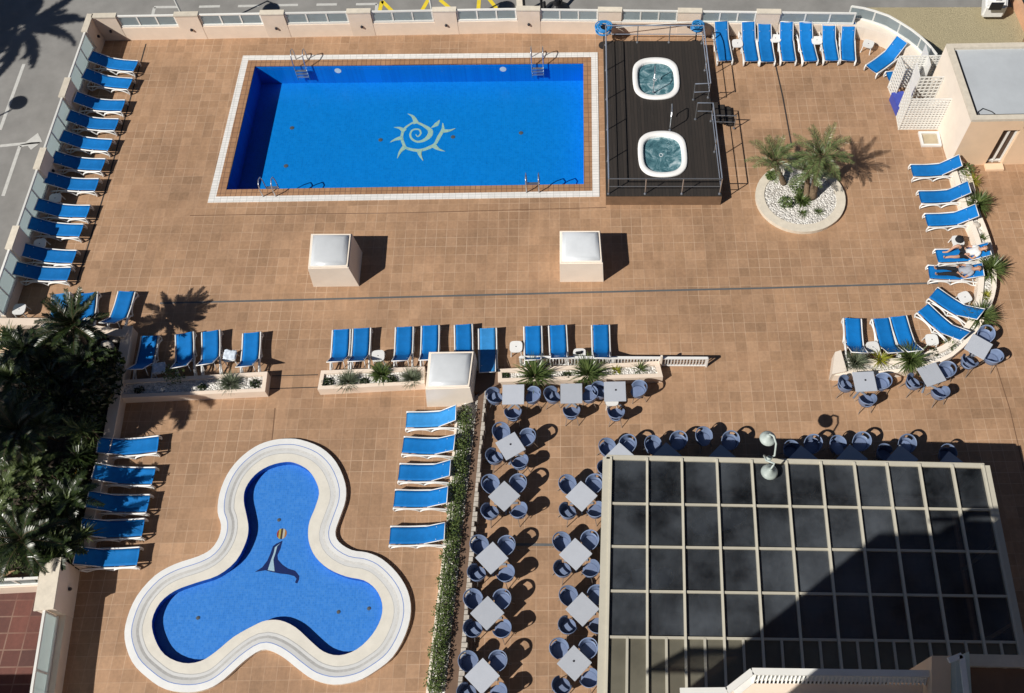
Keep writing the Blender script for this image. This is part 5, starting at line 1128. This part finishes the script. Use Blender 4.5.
def person(f,a,tilt,label,top,bottom,long_legs,hairlen,bent):
    tl=R(tilt)
    e=empty('person',label,'person',(f[0],f[1],0),a)
    def B(s,y,up=.10):   # point on the lounger at distance s from the foot, raised by up above the sling
        if s<=1.14: return Vector((s,y,.345+up))
        return Vector((1.14+(s-1.14)*cos(tl)-up*sin(tl),y,.36+(s-1.14)*sin(tl)+up*cos(tl)))
    J={}; E_=[]
    J['pelvis']=(B(1.02,0,.12),(.155,.115)); J['waist']=(B(1.20,0,.12),(.135,.10)); J['chest']=(B(1.40,0,.125),(.165,.115)); J['neckb']=(B(1.55,0,.12),(.09,.07)); J['neck']=(B(1.61,0,.13),.052); J['headb']=(B(1.68,0,.14),.085); J['head']=(B(1.77,0,.15),.098); J['crown']=(B(1.84,0,.15),.07)
    E_+= [('pelvis','waist'),('waist','chest'),('chest','neckb'),('neckb','neck'),('neck','headb'),('headb','head'),('head','crown')]
    for s,n in ((-1,'r'),(1,'l')):
        kn=.14 if not(bent and s>0) else .42
        kx=.60 if not(bent and s>0) else .70
        J['hip'+n]=(B(.95,s*.095,.11),.088); J['knee'+n]=(B(kx,s*(.12 if not bent else .16),kn),.060); J['calf'+n]=(B(kx-.16,s*.13,kn*.75+.02),.052); J['ankle'+n]=(B(.24 if not(bent and s>0) else .40,s*.12,.07),.038); J['foot'+n]=(B(.20 if not(bent and s>0) else .30,s*.13,.10 if not(bent and s>0) else .04),.036); J['toe'+n]=(B(.16 if not(bent and s>0) else .22,s*.15,.22 if not(bent and s>0) else .03),.026)
        J['sh'+n]=(B(1.47,s*.16,.12),.062); J['elb'+n]=(B(1.22,s*.27,.10),.043); J['wr'+n]=(B(1.04,s*.20,.20),.028); J['palm'+n]=(B(.98,s*.13,.23),.034); 
        E_+=[('pelvis','hip'+n),('hip'+n,'knee'+n),('knee'+n,'calf'+n),('calf'+n,'ankle'+n),('ankle'+n,'foot'+n),('foot'+n,'toe'+n),('neckb','sh'+n),('sh'+n,'elb'+n),('elb'+n,'wr'+n),('wr'+n,'palm'+n)]
        for q_ in range(5):
            off=(q_-1.5)*.017 if q_<4 else -.03; ln=[.07,.08,.075,.06,.045][q_]; nm='f%d%s'%(q_,n)
            J[nm]=(B(.98-(ln*.6 if q_<4 else -.01),s*(.13-(.02 if q_<4 else .03)),.235+off*.3)+Vector((0,off,0)),.011); J[nm+'t']=(B(.98-(ln if q_<4 else .02),s*(.115-(.0 if q_<4 else .03)),.215)+Vector((0,off*1.1,0)),.009); E_+=[('palm'+n,nm),(nm,nm+'t')]
    body=skin_body('body',J,E_,'skin',e)
    # shirt
    inf=lambda k,g:(J[k][0],tuple(x+g for x in J[k][1]) if isinstance(J[k][1],tuple) else J[k][1]+g)
    T={k:inf(k,.018) for k in ('waist','chest','neckb','shl','shr')}; T['hem']=(B(1.05,0,.12),(.165,.125))
    for n in 'lr': T['sl'+n]=(J['sh'+n][0].lerp(J['elb'+n][0],.55),.062)
    skin_body('shirt',T,[('hem','waist'),('waist','chest'),('chest','neckb'),('neckb','shl'),('neckb','shr'),('shl','sll'),('shr','slr')],top,e)
    K={'pelvis':inf('pelvis',.016)}; EE=[]
    for n in 'lr':
        K['hip'+n]=inf('hip'+n,.018); EE.append(('pelvis','hip'+n))
        if long_legs: K['knee'+n]=inf('knee'+n,.016);K['calf'+n]=inf('calf'+n,.016);K['ankle'+n]=inf('ankle'+n,.014); EE+=[('hip'+n,'knee'+n),('knee'+n,'calf'+n),('calf'+n,'ankle'+n)]
        else: K['th'+n]=(J['hip'+n][0].lerp(J['knee'+n][0],.75),.085); EE.append(('hip'+n,'th'+n))
    skin_body('trousers' if long_legs else 'shorts',K,EE,bottom,e)
    hc=(B(1.79,0,.125),.106); Hh={'a':hc,'b':(B(1.86,0,.13),.088),'c':(B(1.72,0,.085),.075)}; Eh=[('a','b'),('a','c')]
    if hairlen: Hh['d']=(B(1.80,.10,.08),.06); Eh.append(('a','d'))
    skin_body('hair',Hh,Eh,'hair',e)
    mb=MB()
    hd=J['headb'][0].lerp(J['head'][0],.6); nrm=(B(1.7,0,1.)-B(1.7,0,0)).normalized()
    for s in (-1,1): p=B(1.76,s*.035,.238); mb.lathe([(.011,-.004),(.011,.004),(.004,.010)],8,p)
    mb.tube([B(1.69,-.022,.222),B(1.688,0,.228),B(1.69,.022,.222)],.006,4)
    o=mb.mesh('eyes_and_mouth','hair'); o_=bpy.data.objects.new('eyes_and_mouth',o); COL.objects.link(o_); o_.parent=e
    mb=MB(); mb.tube([B(1.755,0,.235),B(1.73,0,.262),B(1.72,0,.245)],.013,6,rs=[.008,.014,.012]); o=mb.mesh('nose','skin',True); o_=bpy.data.objects.new('nose',o); COL.objects.link(o_); o_.parent=e
    for s in (-1,1):
        mb=MB(); mb.lathe([(.02,-.008),(.026,0),(.012,.01)],8,B(1.755,s*.10,.13)); o=mb.mesh('ear','skin',True); o_=bpy.data.objects.new('ear',o); COL.objects.link(o_); o_.parent=e
    return e
(f,a)=UP[0]; person(f,a,22,'person in white shirt and dark shorts lying on a lounger with one knee bent','fabwhite','fabblk',False,False,True)
(f,a)=UP[1]; person(f,a,22,'person in grey top and long black trousers reclining below the one in white','fabgrey','fabblk',True,True,False)
# ---------------------------------------------------------------- soften hard edges of masonry a little
SC.render.engine='CYCLES'
try:
    SC.cycles.max_bounces=8; SC.cycles.transparent_max_bounces=16; SC.cycles.caustics_reflective=False; SC.cycles.caustics_refractive=False
except Exception: pass
